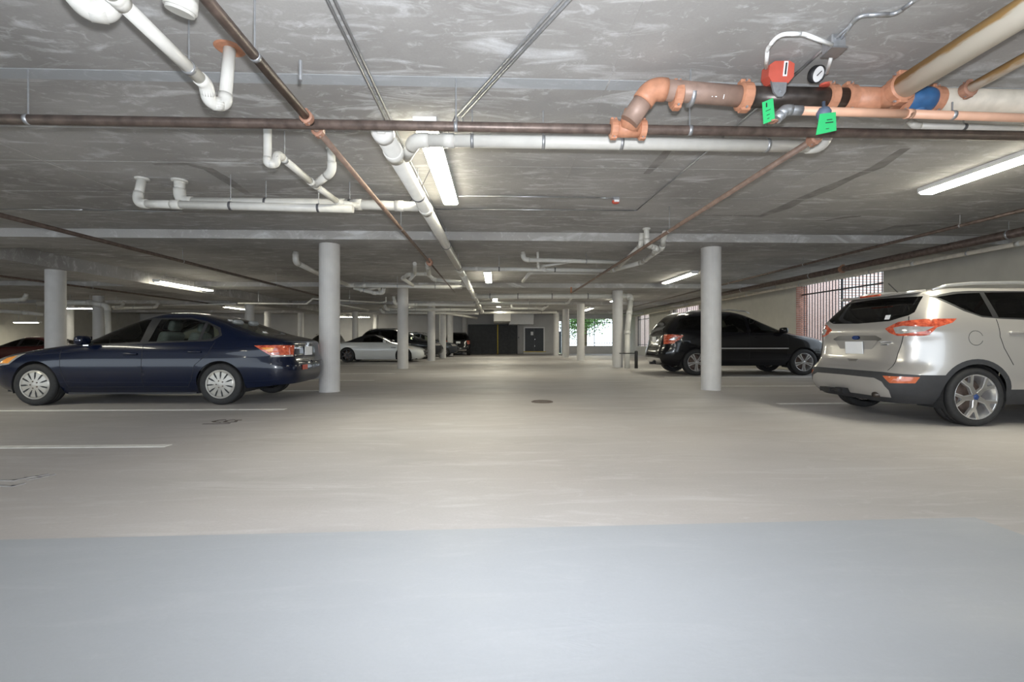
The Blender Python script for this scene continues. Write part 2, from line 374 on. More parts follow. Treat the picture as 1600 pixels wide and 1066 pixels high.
# ------------------------------------------------------------------ fluorescent fixtures
def fixture(c, length, along, label, width=0.21, z=CEIL, group='fluorescent ceiling lights'):
    root = thing('ceiling_light', label, 'light', (c[0], c[1], z), 0 if along == 'y' else PI/2, group)
    h = length/2; w = width/2
    mesh('housing', box(-w*1.02, w*1.02, -h, h, -0.058, 0.0), WHITEP, root)
    prof = [(-w, -0.056), (-w, -0.064), (-w*0.75, -0.085), (w*0.75, -0.085), (w, -0.064), (w, -0.056)]
    mesh('diffuser', prism_y(prof, -h+0.02, h-0.02), DIFF, root)
    if z < CEIL-0.05:
        for s in (-0.7, 0.7): mesh('suspension_rod', tube([(0, s*h, 0), (0, s*h, CEIL-z)], 0.008, 6), GALV, root)
    for s in (-1, 1): mesh('end_cap', prism_y([(-w*1.03, 0.0), (-w*1.03, -0.066), (-w*0.78, -0.088), (w*0.78, -0.088), (w*1.03, -0.066), (w*1.03, 0.0)], s*h-0.02*s, s*h+0.005*s), WHITEP, root)
fixture((-0.66, 5.45), 2.45, 'y', 'lit fluorescent fixture crossing behind the white pipe near the centre')
fixture((5.82, 4.75), 2.45, 'y', 'lit fluorescent fixture at the right edge above the silver car')
fixture((5.85, 14.4), 2.4, 'y', 'lit fluorescent fixture left of the column before the black car')
fixture((-0.25, 14.4), 2.4, 'y', 'lit fluorescent fixture over the aisle under the cross pipes')
fixture((-0.05, 21.6), 2.4, 'y', 'lit fluorescent fixture over the far aisle, second behind the cross pipes', z=CEIL)
fixture((0.15, 27.5), 2.4, 'y', 'farthest lit fluorescent fixture over the aisle')
fixture((5.9, 21.8), 2.4, 'y', 'lit fluorescent fixture half behind the column with the downpipe')
fixture((5.85, 28.6), 2.4, 'y', 'lit fluorescent fixture above the bright far window')
fixture((-10.18, 15.3), 2.6, 'y', 'lit fluorescent fixture above the dark blue sedan roof', z=2.86)
_p = at_d(125, 482, 20.5); fixture((_p.x, _p.y), 1.25, 'x', 'bright fixture between the two left columns above the sedan bonnet', z=_p.z+0.06)
_p = at_d(43, 504, 24.5); fixture((_p.x, _p.y), 1.3, 'x', 'bright fixture at the far left edge above the dark red car', z=_p.z+0.06)
fixture((-10.1, 32.5), 2.4, 'x', 'long bright fixture above the white convertible, seen side on', z=2.75)
fixture((-16.0, 28.5), 2.4, 'y', 'distant fixture hidden over the left parking bays', z=CEIL)
fixture((-5.6, 27.8), 2.4, 'y', 'distant fixture over the dark car behind the white convertible', z=CEIL)

fixture((-0.66, -3.6), 2.45, 'y', 'lit fluorescent fixture of the aisle row behind the viewpoint')
fixture((5.82, -4.2), 2.45, 'y', 'lit fluorescent fixture of the right row behind the viewpoint')
fixture((-8.0, -3.6), 2.45, 'y', 'lit fluorescent fixture of the left bays behind the viewpoint')
fixture((-8.6, 4.6), 2.45, 'y', 'added fluorescent fixture brightening the sedan bay, left of the frame')  # unseen lamp, added to lift the floor around the sedan
fixture((-18.5, 8.0), 2.45, 'y', 'added fluorescent fixture brightening the far left beyond the beam, out of frame')  # added out of view to lighten the bays beyond the beam
fixture((-23.0, 13.0), 2.45, 'y', 'added fluorescent fixture brightening the left wall side, out of frame')  # extra unseen lamp that fills the dark left side
# ------------------------------------------------------------------ pipes
def ring_hanger(root, p, d, r, o, n=14, top=CEIL, band=0.028, m=None, rod=True):
    p = Vector(p)-o; d = Vector(d).normalized()
    mesh('hanger_strap', tube([p-d*band/2, p+d*band/2], r*1.09, n), m or GALV, root, True)
    if rod: mesh('hanger_rod', tube([p+Vector((0, 0, r)), Vector((p.x, p.y, top-o.z))], 0.006, 6), GALV, root)
def groove(root, p, d, r, o, m=ORANGE, L=0.075, k=1.28, name='coupling'):
    p = Vector(p)-o; d = Vector(d).normalized(); a, b = frame_for(d)
    vf = tube([p-d*L/2, p-d*L*0.38, p+d*L*0.38, p+d*L/2], [r*1.08, r*k, r*k, r*1.08], 18)
    c = mesh(name, vf, m, root, False)
    for s in (-1, 1):
        M = Matrix.Translation(p+b*(s*r*k)) @ Matrix((a, b, d)).transposed().to_4x4()
        mesh('bolt_ear', xform(rbox(-r*0.42, r*0.42, -r*0.16, r*0.30, -L*0.42, L*0.42, r*0.08, 1), M), m, c)
        mesh('bolt', xform(tube([(-r*0.62, 0.08*r, 0), (r*0.62, 0.08*r, 0)], r*0.11, 8), M), GALV, c)
    return c
def pipe(label, pts, r, m, name='drain_pipe', cat='pipe', group=None, bend=2.0, fm=None, hang=(), flange=None, joints=(), n=14, sock=1.14, strap=None, top=CEIL, sub=True):
    pts = [Vector(p) for p in pts]; o = pts[0].copy(); root = thing(name, label, cat, o, 0, group); fm = fm or m
    L = [(pts[i+1]-pts[i]).length for i in range(len(pts)-1)]
    D = [(pts[i+1]-pts[i]).normalized() for i in range(len(pts)-1)]
    T = [0.0]*len(pts)
    for i in range(1, len(pts)-1):
        ph = D[i-1].angle(D[i]); T[i] = min(bend*r*math.tan(min(ph, 2.6)/2), 0.46*L[i-1], 0.46*L[i])
    for i in range(len(L)):
        a = pts[i]+D[i]*T[i]-o; b = pts[i+1]-D[i]*T[i+1]-o
        mesh('pipe_run', tube([a, b], r, n), m, root, True)
        for (si, t) in joints:
            if si == i:
                c = a.lerp(b, t); mesh('coupling', tube([c-D[i]*r*0.9, c+D[i]*r*0.9], r*sock, n), fm, root, True)
        for (si, t) in hang:
            if si == i: ring_hanger(root, a.lerp(b, t)+o, D[i], r, o, n, top, m=strap)
    for i in range(1, len(pts)-1):
        if T[i] <= 0: continue
        p = pts[i]-o; a = p-D[i-1]*T[i]; b = p+D[i]*T[i]; arc = []
        ext = min(r*0.8, 0.04)
        arc.append(a-D[i-1]*ext)
        for k in range(9):
            t = k/8; arc.append(a*(1-t)**2+p*2*t*(1-t)+b*t*t)
        arc.append(b+D[i]*ext)
        mesh('elbow', tube(arc, r*sock, n), fm, root, True)
    if flange:
        f = pts[0]-o; mesh('ceiling_flange', lathe([(r*0.9, 0), (r*flange, 0), (r*flange, -0.02), (r*0.95, -0.03)], 18, 'z'), fm, root, False, f)
    for ob in root.children:
        if ob.name.startswith(('pipe_run', 'coupling', 'hanger_strap', 'elbow')):
            for p_ in ob.data.polygons:
                if len(p_.vertices) > 4: p_.use_smooth = False
    return root
BH = 2.69
# sprinkler steel
YM = 3.60
R = pipe('long brown steel sprinkler main running across the whole ceiling', [(-7.6, YM, BH), (7.6, YM, BH)], 0.0375, STEEL, 'sprinkler_main', n=18)
o = R.location.copy()
for px in (40, 710, 1095):
    q = at_h(px, 185, BH); ring_hanger(R, (q.x, YM, BH), (1, 0, 0), 0.0375, o, 18)
def spr_branch(label, x, y0, y1, r, end='both', hangs=(), m=STEEL):
    R = pipe(label, [(x, y0, BH), (x, y1, BH)], r, m, 'sprinkler_branch', n=16)
    for y in hangs: ring_hanger(R, (x, y, BH), (0, 1, 0), r, Vector((x, y0, BH)), 14)
    return R
R = spr_branch('dark steel sprinkler branch coming from the top left corner to the main', -1.43, 0.6, YM-0.04, 0.032, hangs=(2.75,))
groove(R, (-1.43, YM-0.11, BH), (0, 1, 0), 0.036, R.location, COPPERC, 0.06, 1.35)
mesh('sprinkler_head', join(tube([(0.14, 2.45, 0.03), (0.14, 2.45, 0.16)], 0.012, 8), lathe([(0.0, 0.17), (0.025, 0.165), (0.025, 0.16), (0.0, 0.155)], 12, 'z')), GALV, R)
R.children[-1].data.transform(Matrix.Translation((0, 0, 0)))
R = spr_branch('brown sprinkler branch running from the main toward the white drain tree', -1.43, YM+0.04, 9.9, 0.026, hangs=(6.9,), m=RUSTST)
groove(R, (-1.43, YM+0.11, BH), (0, 1, 0), 0.036, R.location, COPPERC, 0.06, 1.35)
groove(R, (-1.43, 9.85, BH), (0, 1, 0), 0.05, R.location, COPPERC, 0.12, 1.4)
spr_branch('thin brown sprinkler branch beyond the orange coupling at the centre', -1.43, 9.95, 15.8, 0.018, m=STEEL)
R = spr_branch('brown sprinkler branch running from the green tags toward the far aisle', 2.66, YM+0.04, 16.0, 0.028, hangs=(6.9, 12.0), m=RUSTST)
groove(R, (2.66, YM+0.12, BH), (0, 1, 0), 0.036, R.location, COPPERC, 0.09, 1.35)
pipe('short rust-red sprinkler drop beyond the last cross pipe', [(2.66, 16.05, BH), (2.66, 16.05, 2.91)], 0.03, ORANGE, 'sprinkler_drop')
spr_branch('brown sprinkler branch along the left bays above the sedan', -6.65, 1.0, 18.0, 0.034, hangs=(5.5, 9.9, 14.0))
spr_branch('brown sprinkler branch far left beyond the concrete beam', -12.9, 6.0, 22.0, 0.032, hangs=(11.0, 15.0))
# right wall services
R = pipe('thick brown standpipe main hung along the right-hand wall', [(8.9, 2.0, 2.85), (8.9, 33.0, 2.85)], 0.075, STEEL, 'sprinkler_main', n=18)
for y in (7.6, 12.6, 16.2, 21): ring_hanger(R, (8.9, y, 2.85), (0, 1, 0), 0.075, Vector((8.9, 2.0, 2.85)), 16)
groove(R, (8.9, 11.4, 2.85), (0, 1, 0), 0.075, R.location, COPPERC, 0.11, 1.2)
R = pipe('thin brown sprinkler branch above the silver car, left of the thick wall main', [(7.6, 1.5, 2.89), (7.6, 26.0, 2.89)], 0.028, STEEL, 'sprinkler_branch', n=14)
for y in (7.2, 11.0, 14.6): ring_hanger(R, (7.6, y, 2.89), (0, 1, 0), 0.028, Vector((7.6, 1.5, 2.89)), 12)
pipe('cream drain pipe along the right wall below the thick brown main', [(9.55, 2.0, 2.80), (9.55, 32.0, 2.70)], 0.045, CREAMP, joints=((0, 0.2), (0, 0.27), (0, 0.36), (0, 0.5)), hang=((0, 0.23), (0, 0.31), (0, 0.4)), fm=PVC)

# white drainage
pipe('large white drain main running down the aisle ceiling from a capped cleanout', [(-0.95, 3.86, 2.75), (-0.88, 12.0, 2.75), (-0.80, 27.0, 2.73)], 0.08, PVC,
     hang=((0, 0.2), (0, 0.55), (0, 0.85), (1, 0.2), (1, 0.5)), joints=((0, 0.05), (0, 0.27), (0, 0.9), (1, 0.19), (1, 0.38)), n=20, strap=DKGALV)
R = thing('cleanout_plug', 'round white cleanout cap with square boss on the drain main end', 'pipe cap', (-0.95, 3.86, 2.75))
mesh('cap', lathe([(0, -0.05), (0.07, -0.05), (0.092, -0.035), (0.092, 0.04), (0.08, 0.05)], 24, 'y'), PVCJ, R, True)
mesh('boss', rbox(-0.035, 0.035, -0.075, -0.045, -0.035, 0.035, 0.006, 1), PVCJ, R)
YB = 4.08
pipe('white drain branch across the ceiling just below the brown main', [(-0.86, YB+0.32, 2.77), (-0.72, YB, 2.79), (2.98, YB, 2.79), (3.10, YB, CEIL)], 0.057, PVC,
     hang=((1, 0.12), (1, 0.30), (1, 0.5), (1, 0.88)), joints=((1, 0.06),), n=18, bend=2.2)
pipe('white drain line hung over the left bays, upper of two with ceiling stubs', [(-4.07, 6.0, CEIL), (-4.07, 6.0, 2.79), (-2.0, 5.98, 2.78), (-1.02, 6.0, 2.76)], 0.062, PVC, flange=1.5, bend=2.2,
     hang=((1, 0.5), (2, 0.1)), joints=((2, 0.2), (2, 0.75)), n=16, strap=DKGALV)
pipe('white drain line hung over the left bays, leftmost with a sweeping ceiling elbow', [(-4.50, 5.95, CEIL), (-4.50, 5.86, 2.72), (-3.95, 5.76, 2.685), (-1.80, 5.80, 2.665)], 0.05, PVC, flange=1.6, bend=2.6,
     hang=((2, 0.3), (2, 0.8)), n=16, strap=DKGALV)
pipe('white trap drain dropping beside the brown main and slanting to the left branch',
     [at_d(418, 190, 4.3), at_d(418, 256, 4.3), at_d(431, 256, 4.33), at_d(433, 240, 4.36), at_d(489, 287, 5.05), at_d(528, 316, 5.7), at_d(560, 322, 5.86)], 0.036, PVC, bend=1.7, flange=1.6,
     hang=((3, 0.12),), joints=((3, 0.95), (4, 0.1)))
pipe('short white elbow riser beside the brown branch joining the slanting trap drain', [at_d(517, 230, 4.9), at_d(519, 268, 4.95), at_d(492, 289, 5.08)], 0.042, PVC, bend=2.6, flange=1.3)
pipe('white trap drain under an orange-edged flange at the upper left', [at_d(359, 76, 3.22), at_d(351, 164, 3.2), at_d(327, 160, 3.12), at_d(322, 132, 3.05), at_d(183, -2, 2.37), at_d(120, -62, 2.10)], 0.040, PVC, bend=1.9,
     hang=((3, 0.2),), n=18)
R = thing('pipe_flange', 'orange sealant ring where the upper left trap drain meets the ceiling', 'pipe flange', at_d(359, 76, 3.22))
mesh('ring', lathe([(0.04, -0.004), (0.085, -0.006), (0.10, 0.0), (0.04, 0.012)], 20, 'z'), ORANGE, R)
pipe('thick white pipe bend cut by the top edge left of the slanting pipe', [at_d(70, -70, 2.2), at_d(137, 14, 2.40), at_d(166, 18, 2.44), at_d(190, -40, 2.40)], 0.052, PVC, bend=1.7, n=20)
pipe('white capped pipe end hanging at the top edge', [at_d(285, -60, 2.45), at_d(283, 2, 2.45), at_d(281, 20, 2.46)], 0.068, PVC, n=20, bend=0.2)

# centre and right far drains
def px_pipe(label, rows, r, **k):
    pipe(label, [at_d(*q) for q in rows], r, k.pop('m', PVC), n=k.pop('n', 10), **k)
px_pipe('white cross drain over the aisle, nearest of the far ones', [(720, 420, 11.05), (955, 423, 11.3)], 0.052, joints=((0, 0.1), (0, 0.55)), hang=((0, 0.25), (0, 0.62)), strap=DKGALV)
px_pipe('white ceiling drop with elbow running right above the aisle', [(817, 392, 10.45), (818, 406, 10.45), (975, 410, 10.7)], 0.05, hang=((1, 0.6),), bend=2.4)
px_pipe('short white drop meeting a trap over the aisle', [(840, 393, 10.4), (841, 419, 10.6), (848, 416, 10.8), (905, 408, 11.0)], 0.03)
px_pipe('lower white cross drain under the trap over the aisle', [(817, 440, 12.6), (828, 426, 12.0), (935, 427, 12.0)], 0.045)
px_pipe('white slanting drain rising to an elbow beside the brown branch', [(955, 423, 11.25), (1003, 410, 10.2), (1034, 388, 8.7), (1039, 363, 8.36)], 0.05, bend=2.4, joints=((0, 0.1), (1, 0.2)))
px_pipe('white flanged stub with trap beside the brown branch', [(1010, 357, 8.36), (1011, 382, 8.36), (1026, 389, 8.5), (1021, 396, 8.8)], 0.05, flange=1.4, bend=1.6)
px_pipe('white riser and slanting drain left of the flanged stub', [(1003, 364, 8.55), (1001, 384, 8.6), (968, 416, 10.6)], 0.045, bend=2.0)
px_pipe('long white cross drain ending at the downpipe by the column', [(737, 463, 17.7), (986, 463, 17.45), (980, 520, 17.0), (980, 575.5, 16.92)], 0.105, hang=((0, 0.12), (0, 0.3), (0, 0.52), (0, 0.75)), joints=((0, 0.02), (1, 0.4)), bend=1.2, strap=DKGALV)
px_pipe('thin white cross drain behind the long cross drain', [(740, 474, 20.3), (886, 474, 20.5), (893, 465, 20.6)], 0.06, hang=((0, 0.2), (0, 0.6)), bend=1.8)
px_pipe('far white cross drain with upright stub', [(745, 482, 24.5), (838, 482, 24.8)], 0.07, hang=((0, 0.4),))
px_pipe('far white pipe with curled traps left of the cream column', [(799, 472, 23.3), (800, 482, 23.3), (850, 482, 23.4), (852, 479, 23.4)], 0.05, hang=((1, 0.5),))
px_pipe('far white looping trap nearest the cream column', [(835, 481, 24.2), (848, 484, 24.3), (856, 478, 24.4), (857, 474, 24.4)], 0.06)
px_pipe('last white cross pipe above the white soffit box', [(750, 489, 28.6), (870, 488, 29.0)], 0.075, hang=((0, 0.3), (0, 0.8)))
px_pipe('long white drain crossing behind the tall left column to the main', [(462, 393, 10.55), (462, 410, 10.55), (505, 431, 12.5), (545, 446, 14.3), (722, 449, 14.7)], 0.062, bend=2.4, hang=((3, 0.4), (3, 0.75)), joints=((0, 0.7), (3, 0.1)))
px_pipe('looped white drain left of the aisle main', [(720, 441, 13.6), (678, 437, 13.6), (668, 428, 13.4), (638, 429, 13.4), (629, 435, 13.7), (645, 446, 14.4)], 0.055, bend=1.5)
px_pipe('white stub dropping above the looped drain', [(668, 412, 11.4), (670, 428, 12.9)], 0.06, joints=((0, 0.3),))
px_pipe('small white stub left of the looped drain', [(648, 412, 11.6), (648, 428, 13.2), (640, 438, 13.3)], 0.05)
px_pipe('bundled white trap loop hanging behind the tall left column', [(553, 450, 14.9), (585, 458, 14.9), (598, 458, 14.9), (600, 450, 14.8)], 0.06, hang=((0, 0.5),), bend=1.5)
px_pipe('second white trap loop crossing the bundled one', [(563, 455, 15.1), (592, 449, 15.0), (594, 458, 15.2)], 0.045, bend=1.2)
px_pipe('white branch with upturned end behind the second left column, nearest', [(615, 463, 17.5), (617, 475, 17.6), (650, 476, 17.8), (742, 477, 18.6)], 0.06, bend=2)
px_pipe('white branch with upturned end behind the second left column, middle', [(601, 477, 21.8), (604, 484, 21.9), (744, 484, 22.4)], 0.07, hang=((1, 0.3), (1, 0.7)), bend=2)
px_pipe('white branch with upturned end behind the second left column, farthest', [(594, 482, 23.4), (597, 488, 23.5), (748, 490, 24.6)], 0.07, bend=2, hang=((1, 0.25),))
px_pipe('pale conduit stepping up behind the tall left column', [(372, 474, 17.0), (479, 475, 17.0), (489, 467, 16.9), (595, 473, 19.5), (603, 472, 19.5), (603, 464, 19.5)], 0.03, hang=((0, 0.3), (2, 0.5)), name='conduit', cat='conduit', bend=2)
px_pipe('thin pale pipe slanting behind the tall left column', [(530, 476, 19.0), (576, 485, 22.5)], 0.04)
px_pipe('slanting white branch above the third left column', [(680, 487, 24.9), (745, 497, 30.0)], 0.07, hang=((0, 0.6),))
px_pipe('white bent downpipe behind the sedan windscreen', [(60, 474, 18.2), (140, 473, 18.2), (168, 478, 18.2), (171, 572, 18.2)], 0.10, bend=1.8)
px_pipe('white pipe with ceiling stub at the far left edge', [(-30, 471, 17.2), (38, 468, 17.2), (42, 459, 17.2)], 0.07, bend=1.8)
px_pipe('lower white pipe at the far left edge', [(-30, 484, 20.5), (40, 489, 21.0), (68, 492, 21.4)], 0.09)
px_pipe('small white pipe with upturned ends behind the sedan roof, left', [(176, 480, 21.0), (190, 479, 21.0), (194, 472, 21.0)], 0.07, hang=((0, 0.5),), bend=1.5)
px_pipe('small white pipe with upturned ends behind the sedan roof, right', [(178, 482, 22.5), (243, 480, 22.3), (248, 473, 22.3)], 0.07, hang=((0, 0.5),), bend=1.5)
px_pipe('thin pale conduit above the sedan rear window', [(255, 477, 21.0), (368, 475, 20.0)], 0.04, name='conduit', cat='conduit')

# ------------------------------------------------------------------ fire riser assembly (upper right)
H1 = 2.87; Y1 = 3.42; RA = 0.075
def X_at(px): return at_d(px, 140, Y1+0.06).x
R = pipe('brown primed fire main rising from an orange tee on the sprinkler main', [at_d(983, 190, 3.50), at_d(1018, 139, 3.44), (X_at(1165), Y1, H1)], RA, FIREBR, 'fire_main', bend=1.6, fm=ORANGE, n=22, sock=1.1)
o = R.location.copy()
groove(R, (X_at(1056), Y1, H1), (1, 0, 0), RA, o, ORANGE, 0.07, 1.25)
groove(R, (X_at(1163), Y1, H1), (1, 0, 0), RA, o, ORANGE, 0.09, 1.35)
ring_hanger(R, (X_at(1078), Y1, H1), (1, 0, 0), RA, o, 20)
_R = R
for px, dx, dz in ((1124, .026, .005), (1124, .005, .03), (1112, .012, .006), (1106, .006, .006)):
    a_ = math.radians(30); c_ = Vector((X_at(px), Y1-RA*1.005*math.cos(a_), H1-RA*1.005*math.sin(a_)))-o
    if (dx, dz) == (.026, .005): c_ = c_+Vector((0, -.012*math.sin(-a_), .012*math.cos(a_)))
    mesh('paint_mark', xform(box(-dx/2, dx/2, -.001, .001, -dz/2, dz/2), Matrix.Translation(c_) @ Matrix.Rotation(a_, 4, 'X')), WHITEP, _R)
te = at_d(983, 191, 3.6); te = Vector((te.x, YM, BH))
T = thing('pipe_tee', 'orange grooved tee clamped around the brown sprinkler main', 'pipe fitting', te)
mesh('tee_body', tube([(-0.10, 0, 0), (0.10, 0, 0)], 0.062, 20), ORANGE, T, True)
mesh('tee_neck', tube([(0.0, -0.02, 0.0), (0.03, -0.09, 0.10)], 0.082, 20), ORANGE, T, True)
for s in (-1, 1): groove(T, te+Vector((s*0.115, 0, 0)), (1, 0, 0), 0.05, te, ORANGE, 0.06, 1.45)
mesh('bolt', tube([(0.03, -0.10, -0.01), (0.03, -0.14, -0.015)], 0.018, 8), WHITEP, T)
R = pipe('black steel fire main section carrying the red flow switch', [(X_at(1168), Y1, H1), (X_at(1338), Y1, H1)], RA*1.02, DARKST, 'fire_main', n=22)
o = R.location.copy()
for px in (1300, 1330): groove(R, (X_at(px), Y1, H1), (1, 0, 0), RA, o, ORANGE, 0.07, 1.32)
R = thing('pipe_tee', 'orange grooved tee joining the rusty white pipe to the fire main', 'pipe fitting', (X_at(1385), Y1, H1))
o = Vector(R.location)
mesh('tee_body', tube([(X_at(1338)-o.x, 0, 0), (X_at(1415)-o.x, 0, 0)], 0.084, 22), ORANGE, R, True)
mesh('tee_neck', tube([(0, 0, 0), (0.01, -0.14, 0.0)], 0.086, 22), ORANGE, R, True)
groove(R, (X_at(1385)+0.01, Y1-0.15, H1), (0, 1, 0), 0.08, o, ORANGE, 0.08, 1.25)
groove(R, (X_at(1416), Y1, H1), (1, 0, 0), RA, o, ORANGE, 0.06, 1.3)
R = thing('check_valve', 'blue painted valve body between orange couplings on the fire main', 'valve', (X_at(1443), Y1, H1)); o = Vector(R.location)
mesh('body', tube([(X_at(1418)-o.x, 0, 0), (-0.06, 0, 0), (0.0, 0, 0), (0.07, 0, 0), (X_at(1468)-o.x, 0, 0)], [0.078, 0.092, 0.10, 0.094, 0.078], 22), BLUEP, R, True)
mesh('cover', lathe([(0, -0.125), (0.03, -0.125), (0.05, -0.11), (0.055, -0.08)], 16, 'z'), BLUEP, R, True)
groove(R, (X_at(1470), Y1, H1), (1, 0, 0), RA, o, ORANGE, 0.07, 1.3)
pipe('cream painted fire main leaving the frame at the right edge', [(X_at(1472), Y1, H1), (6.5, Y1, H1)], 0.088, CREAMP, 'fire_main', n=22)
xb = X_at(1385)+0.01
pipe('thick rust-stained white pipe rising out of the top right corner', [(xb, Y1-0.17, H1), (xb+0.0, 0.4, H1)], 0.085, RUSTWHITE, 'fire_main', n=22)
xs_ = X_at(1500)
R = pipe('thinner rusty pipe branching toward the right edge', [(xs_, Y1-0.02, H1+0.02), (xs_-0.02, 0.6, H1+0.06)], 0.036, RUSTWHITE, 'sprinkler_branch', n=18)
groove(R, (xs_, Y1-0.12, H1+0.02), (0, 1, 0), 0.04, R.location, COPPERC, 0.06, 1.4)
YS = 3.30
def at_Y(px, py, Y):
    d = Y
    for _ in range(6):
        x = (px-800)/FPX*d; d = (Y + x*math.sin(YAW))/math.cos(YAW)
    return at_d(px, py, d)
R = pipe('salmon plastic pipe running right below the fire main', [at_Y(1248, 173, YS), at_Y(1420, 178, YS), at_Y(1700, 188, YS)], 0.031, SALMON, 'test_pipe', n=16, bend=0.1)
ring_hanger(R, at_Y(1488, 180, YS), (1, 0, 0), 0.031, R.location, 14, H1-RA)
pipe('grey metal elbow at the end of the salmon pipe', [at_Y(1252, 173, YS), at_Y(1226, 172, YS), at_Y(1213, 187, YS)], 0.036, GALV, 'pipe_elbow', 'pipe fitting', n=14, bend=1.2)
R = thing('valve_handwheel', 'small brown handwheel under the left green tag', 'valve', at_Y(1208, 190, YS-0.02))
mesh('wheel', lathe([(0.026, -0.004), (0.034, -0.004), (0.034, 0.004), (0.026, 0.004), (0.026, -0.004)], 18, 'z'), COPPERC, R, True)
mesh('spokes', join(box(-0.028, 0.028, -0.004, 0.004, -0.003, 0.003), box(-0.004, 0.004, -0.028, 0.028, -0.003, 0.003)), COPPERC, R)
R = thing('test_valve', 'blue-grey test valve on the salmon pipe by the right green tag', 'valve', at_Y(1287, 176, YS-0.03))
mesh('body', lathe([(0.0, -0.05), (0.04, -0.045), (0.05, 0.0), (0.035, 0.03), (0.012, 0.035), (0.012, 0.08), (0, 0.08)], 18, 'z'), pm('slate_paint', (0.10, 0.13, 0.19), 0.5), R, True)
def tag_card(label, pts, lines):
    P = [at_Y(*q) for q in pts]; o = P[0]; nrm = (P[1]-P[0]).cross(P[3]-P[0]).normalized()*0.003
    R = thing('inspection_tag', label, 'tag', o, 0)
    V = [p-o for p in P]+[p-o+nrm for p in P]; mesh('card', (V, [(0, 1, 2, 3), (7, 6, 5, 4), (0, 4, 5, 1), (1, 5, 6, 2), (2, 6, 7, 3), (3, 7, 4, 0)]), GREENT, R)
    u = P[1]-P[0]; v = P[3]-P[0]; f = Vector((0, -0.002, 0)) if nrm.y > 0 else nrm*1.4
    for a, b, c, d in lines:
        q = [u*a+v*b, u*c+v*b, u*c+v*d, u*a+v*d]; mesh('print_line', ([p+f for p in q], [(0, 1, 2, 3)]), BLACK, R)
tag_card('green inspection tag hanging below the red flow switch', [(1191, 160, 3.26), (1208, 153, 3.26), (1211, 187, 3.26), (1193, 194, 3.26)], [(.3, .1, .42, .3), (.25, .45, .7, .48), (.3, .65, .6, .68), (.35, .82, .55, .85)])
tag_card('larger green inspection tag hanging on the test valve', [(1281, 178, 3.22), (1306, 175, 3.22), (1307, 204, 3.22), (1275, 211, 3.22)], [(.5, .32, .85, .36), (.45, .45, .95, .5), (.55, .75, .75, .78)])
pipe('small white drain run under the salmon pipe', [at_Y(1420, 188, 3.9), at_Y(1430, 196, 3.9), at_Y(1720, 205, 3.9)], 0.028, PVC, n=12, hang=((1, 0.25),), strap=DKGALV)
R = thing('ceiling_stub', 'small square white stub below the salmon pipe', 'pipe cap', at_Y(1330, 193, 4.4)); mesh('body', rbox(-0.04, 0.04, -0.04, 0.04, -0.05, 0.30, 0.008, 1), PVC, R)
# flow switch, gauge, conduit
ps = at_Y(1215, 116, Y1-0.10)
R = thing('flow_switch', 'red alarm flow switch box on the black fire main', 'alarm switch', ps)
mesh('box', xform(prism_y([(-0.095, -0.03), (-0.06, -0.075), (0.06, -0.075), (0.095, -0.03), (0.09, 0.055), (0.05, 0.075), (-0.06, 0.07), (-0.095, 0.045)], -0.05, 0.05), Matrix.Rotation(0.2, 4, 'X')), REDP, R)
mesh('label_plate', xform(box(0.01, 0.04, -0.054, -0.05, -0.03, 0.07), Matrix.Rotation(0.2, 4, 'X')), PLATE, R)
mesh('label_print', xform(box(0.02, 0.032, -0.056, -0.054, -0.02, 0.06), Matrix.Rotation(0.2, 4, 'X')), BLACK, R)
mesh('saddle_strap', prism_y([(-0.07, -0.07), (0.05, -0.07), (0.04, -0.15), (0.015, -0.185), (-0.02, -0.185), (-0.05, -0.15)], -0.035, -0.02), GALV, R)
mesh('strap_bolt', xform(lathe([(0, -0.05), (0.014, -0.05), (0.014, -0.03)], 10, 'y'), Matrix.Translation((0.0, 0, -0.145))), GALV, R)
pipe('white flexible conduit arching from the flow switch to a ceiling box', [at_Y(1197, 106, 3.24), at_Y(1199, 76, 3.02), at_Y(1217, 53, 2.88), at_Y(1256, 53, 2.88), at_Y(1300, 70, 2.98)], 0.013, WHITEP, 'conduit', 'conduit', n=12, bend=8, sock=1.0)
pb = at_Y(1303, 76, 3.03)
R = thing('junction_box', 'grey metal junction box on the ceiling above the pressure gauge', 'junction box', pb)
mesh('body', rbox(-0.05, 0.05, -0.05, 0.05, -0.02, CEIL-pb.z, 0.008, 1), GALV, R); mesh('cover', box(-0.055, 0.055, -0.055, 0.055, -0.028, -0.02), CONDM, R)
pg = at_Y(1276, 116, 3.32)
R = thing('pressure_gauge', 'round white pressure gauge with a red valve on the fire main', 'gauge', pg)
Mg = Matrix.Rotation(0.5, 4, 'X') @ Matrix.Rotation(0.25, 4, 'Z')
mesh('case', xform(lathe([(0, 0.03), (0.055, 0.03), (0.06, 0.02), (0.06, -0.02), (0.054, -0.022), (0.052, -0.012)], 28, 'y'), Mg), BLACK, R, True)
mesh('dial', xform(lathe([(0, -0.014), (0.053, -0.013)], 28, 'y'), Mg), WHITEP, R)
mesh('needle', xform(box(-0.003, 0.003, -0.019, -0.016, -0.015, 0.03), Mg @ Matrix.Rotation(0.8, 4, 'Y')), BLACK, R)
mesh('stem', tube([(0.03, 0.02, -0.03), (0.09, 0.06, -0.05), (0.09, 0.08, -0.09)], 0.012, 8), GALV, R)
mesh('valve_handle', lathe([(0, -0.02), (0.035, -0.015), (0.035, 0.0), (0, 0.01)], 12, 'z'), REDP, R, False, (0.09, 0.04, -0.05))
pipe('short white conduit stem between junction box and gauge valve', [at_Y(1301, 80, 3.04), at_Y(1292, 114, 3.28)], 0.012, WHITEP, 'conduit', 'conduit', n=10)

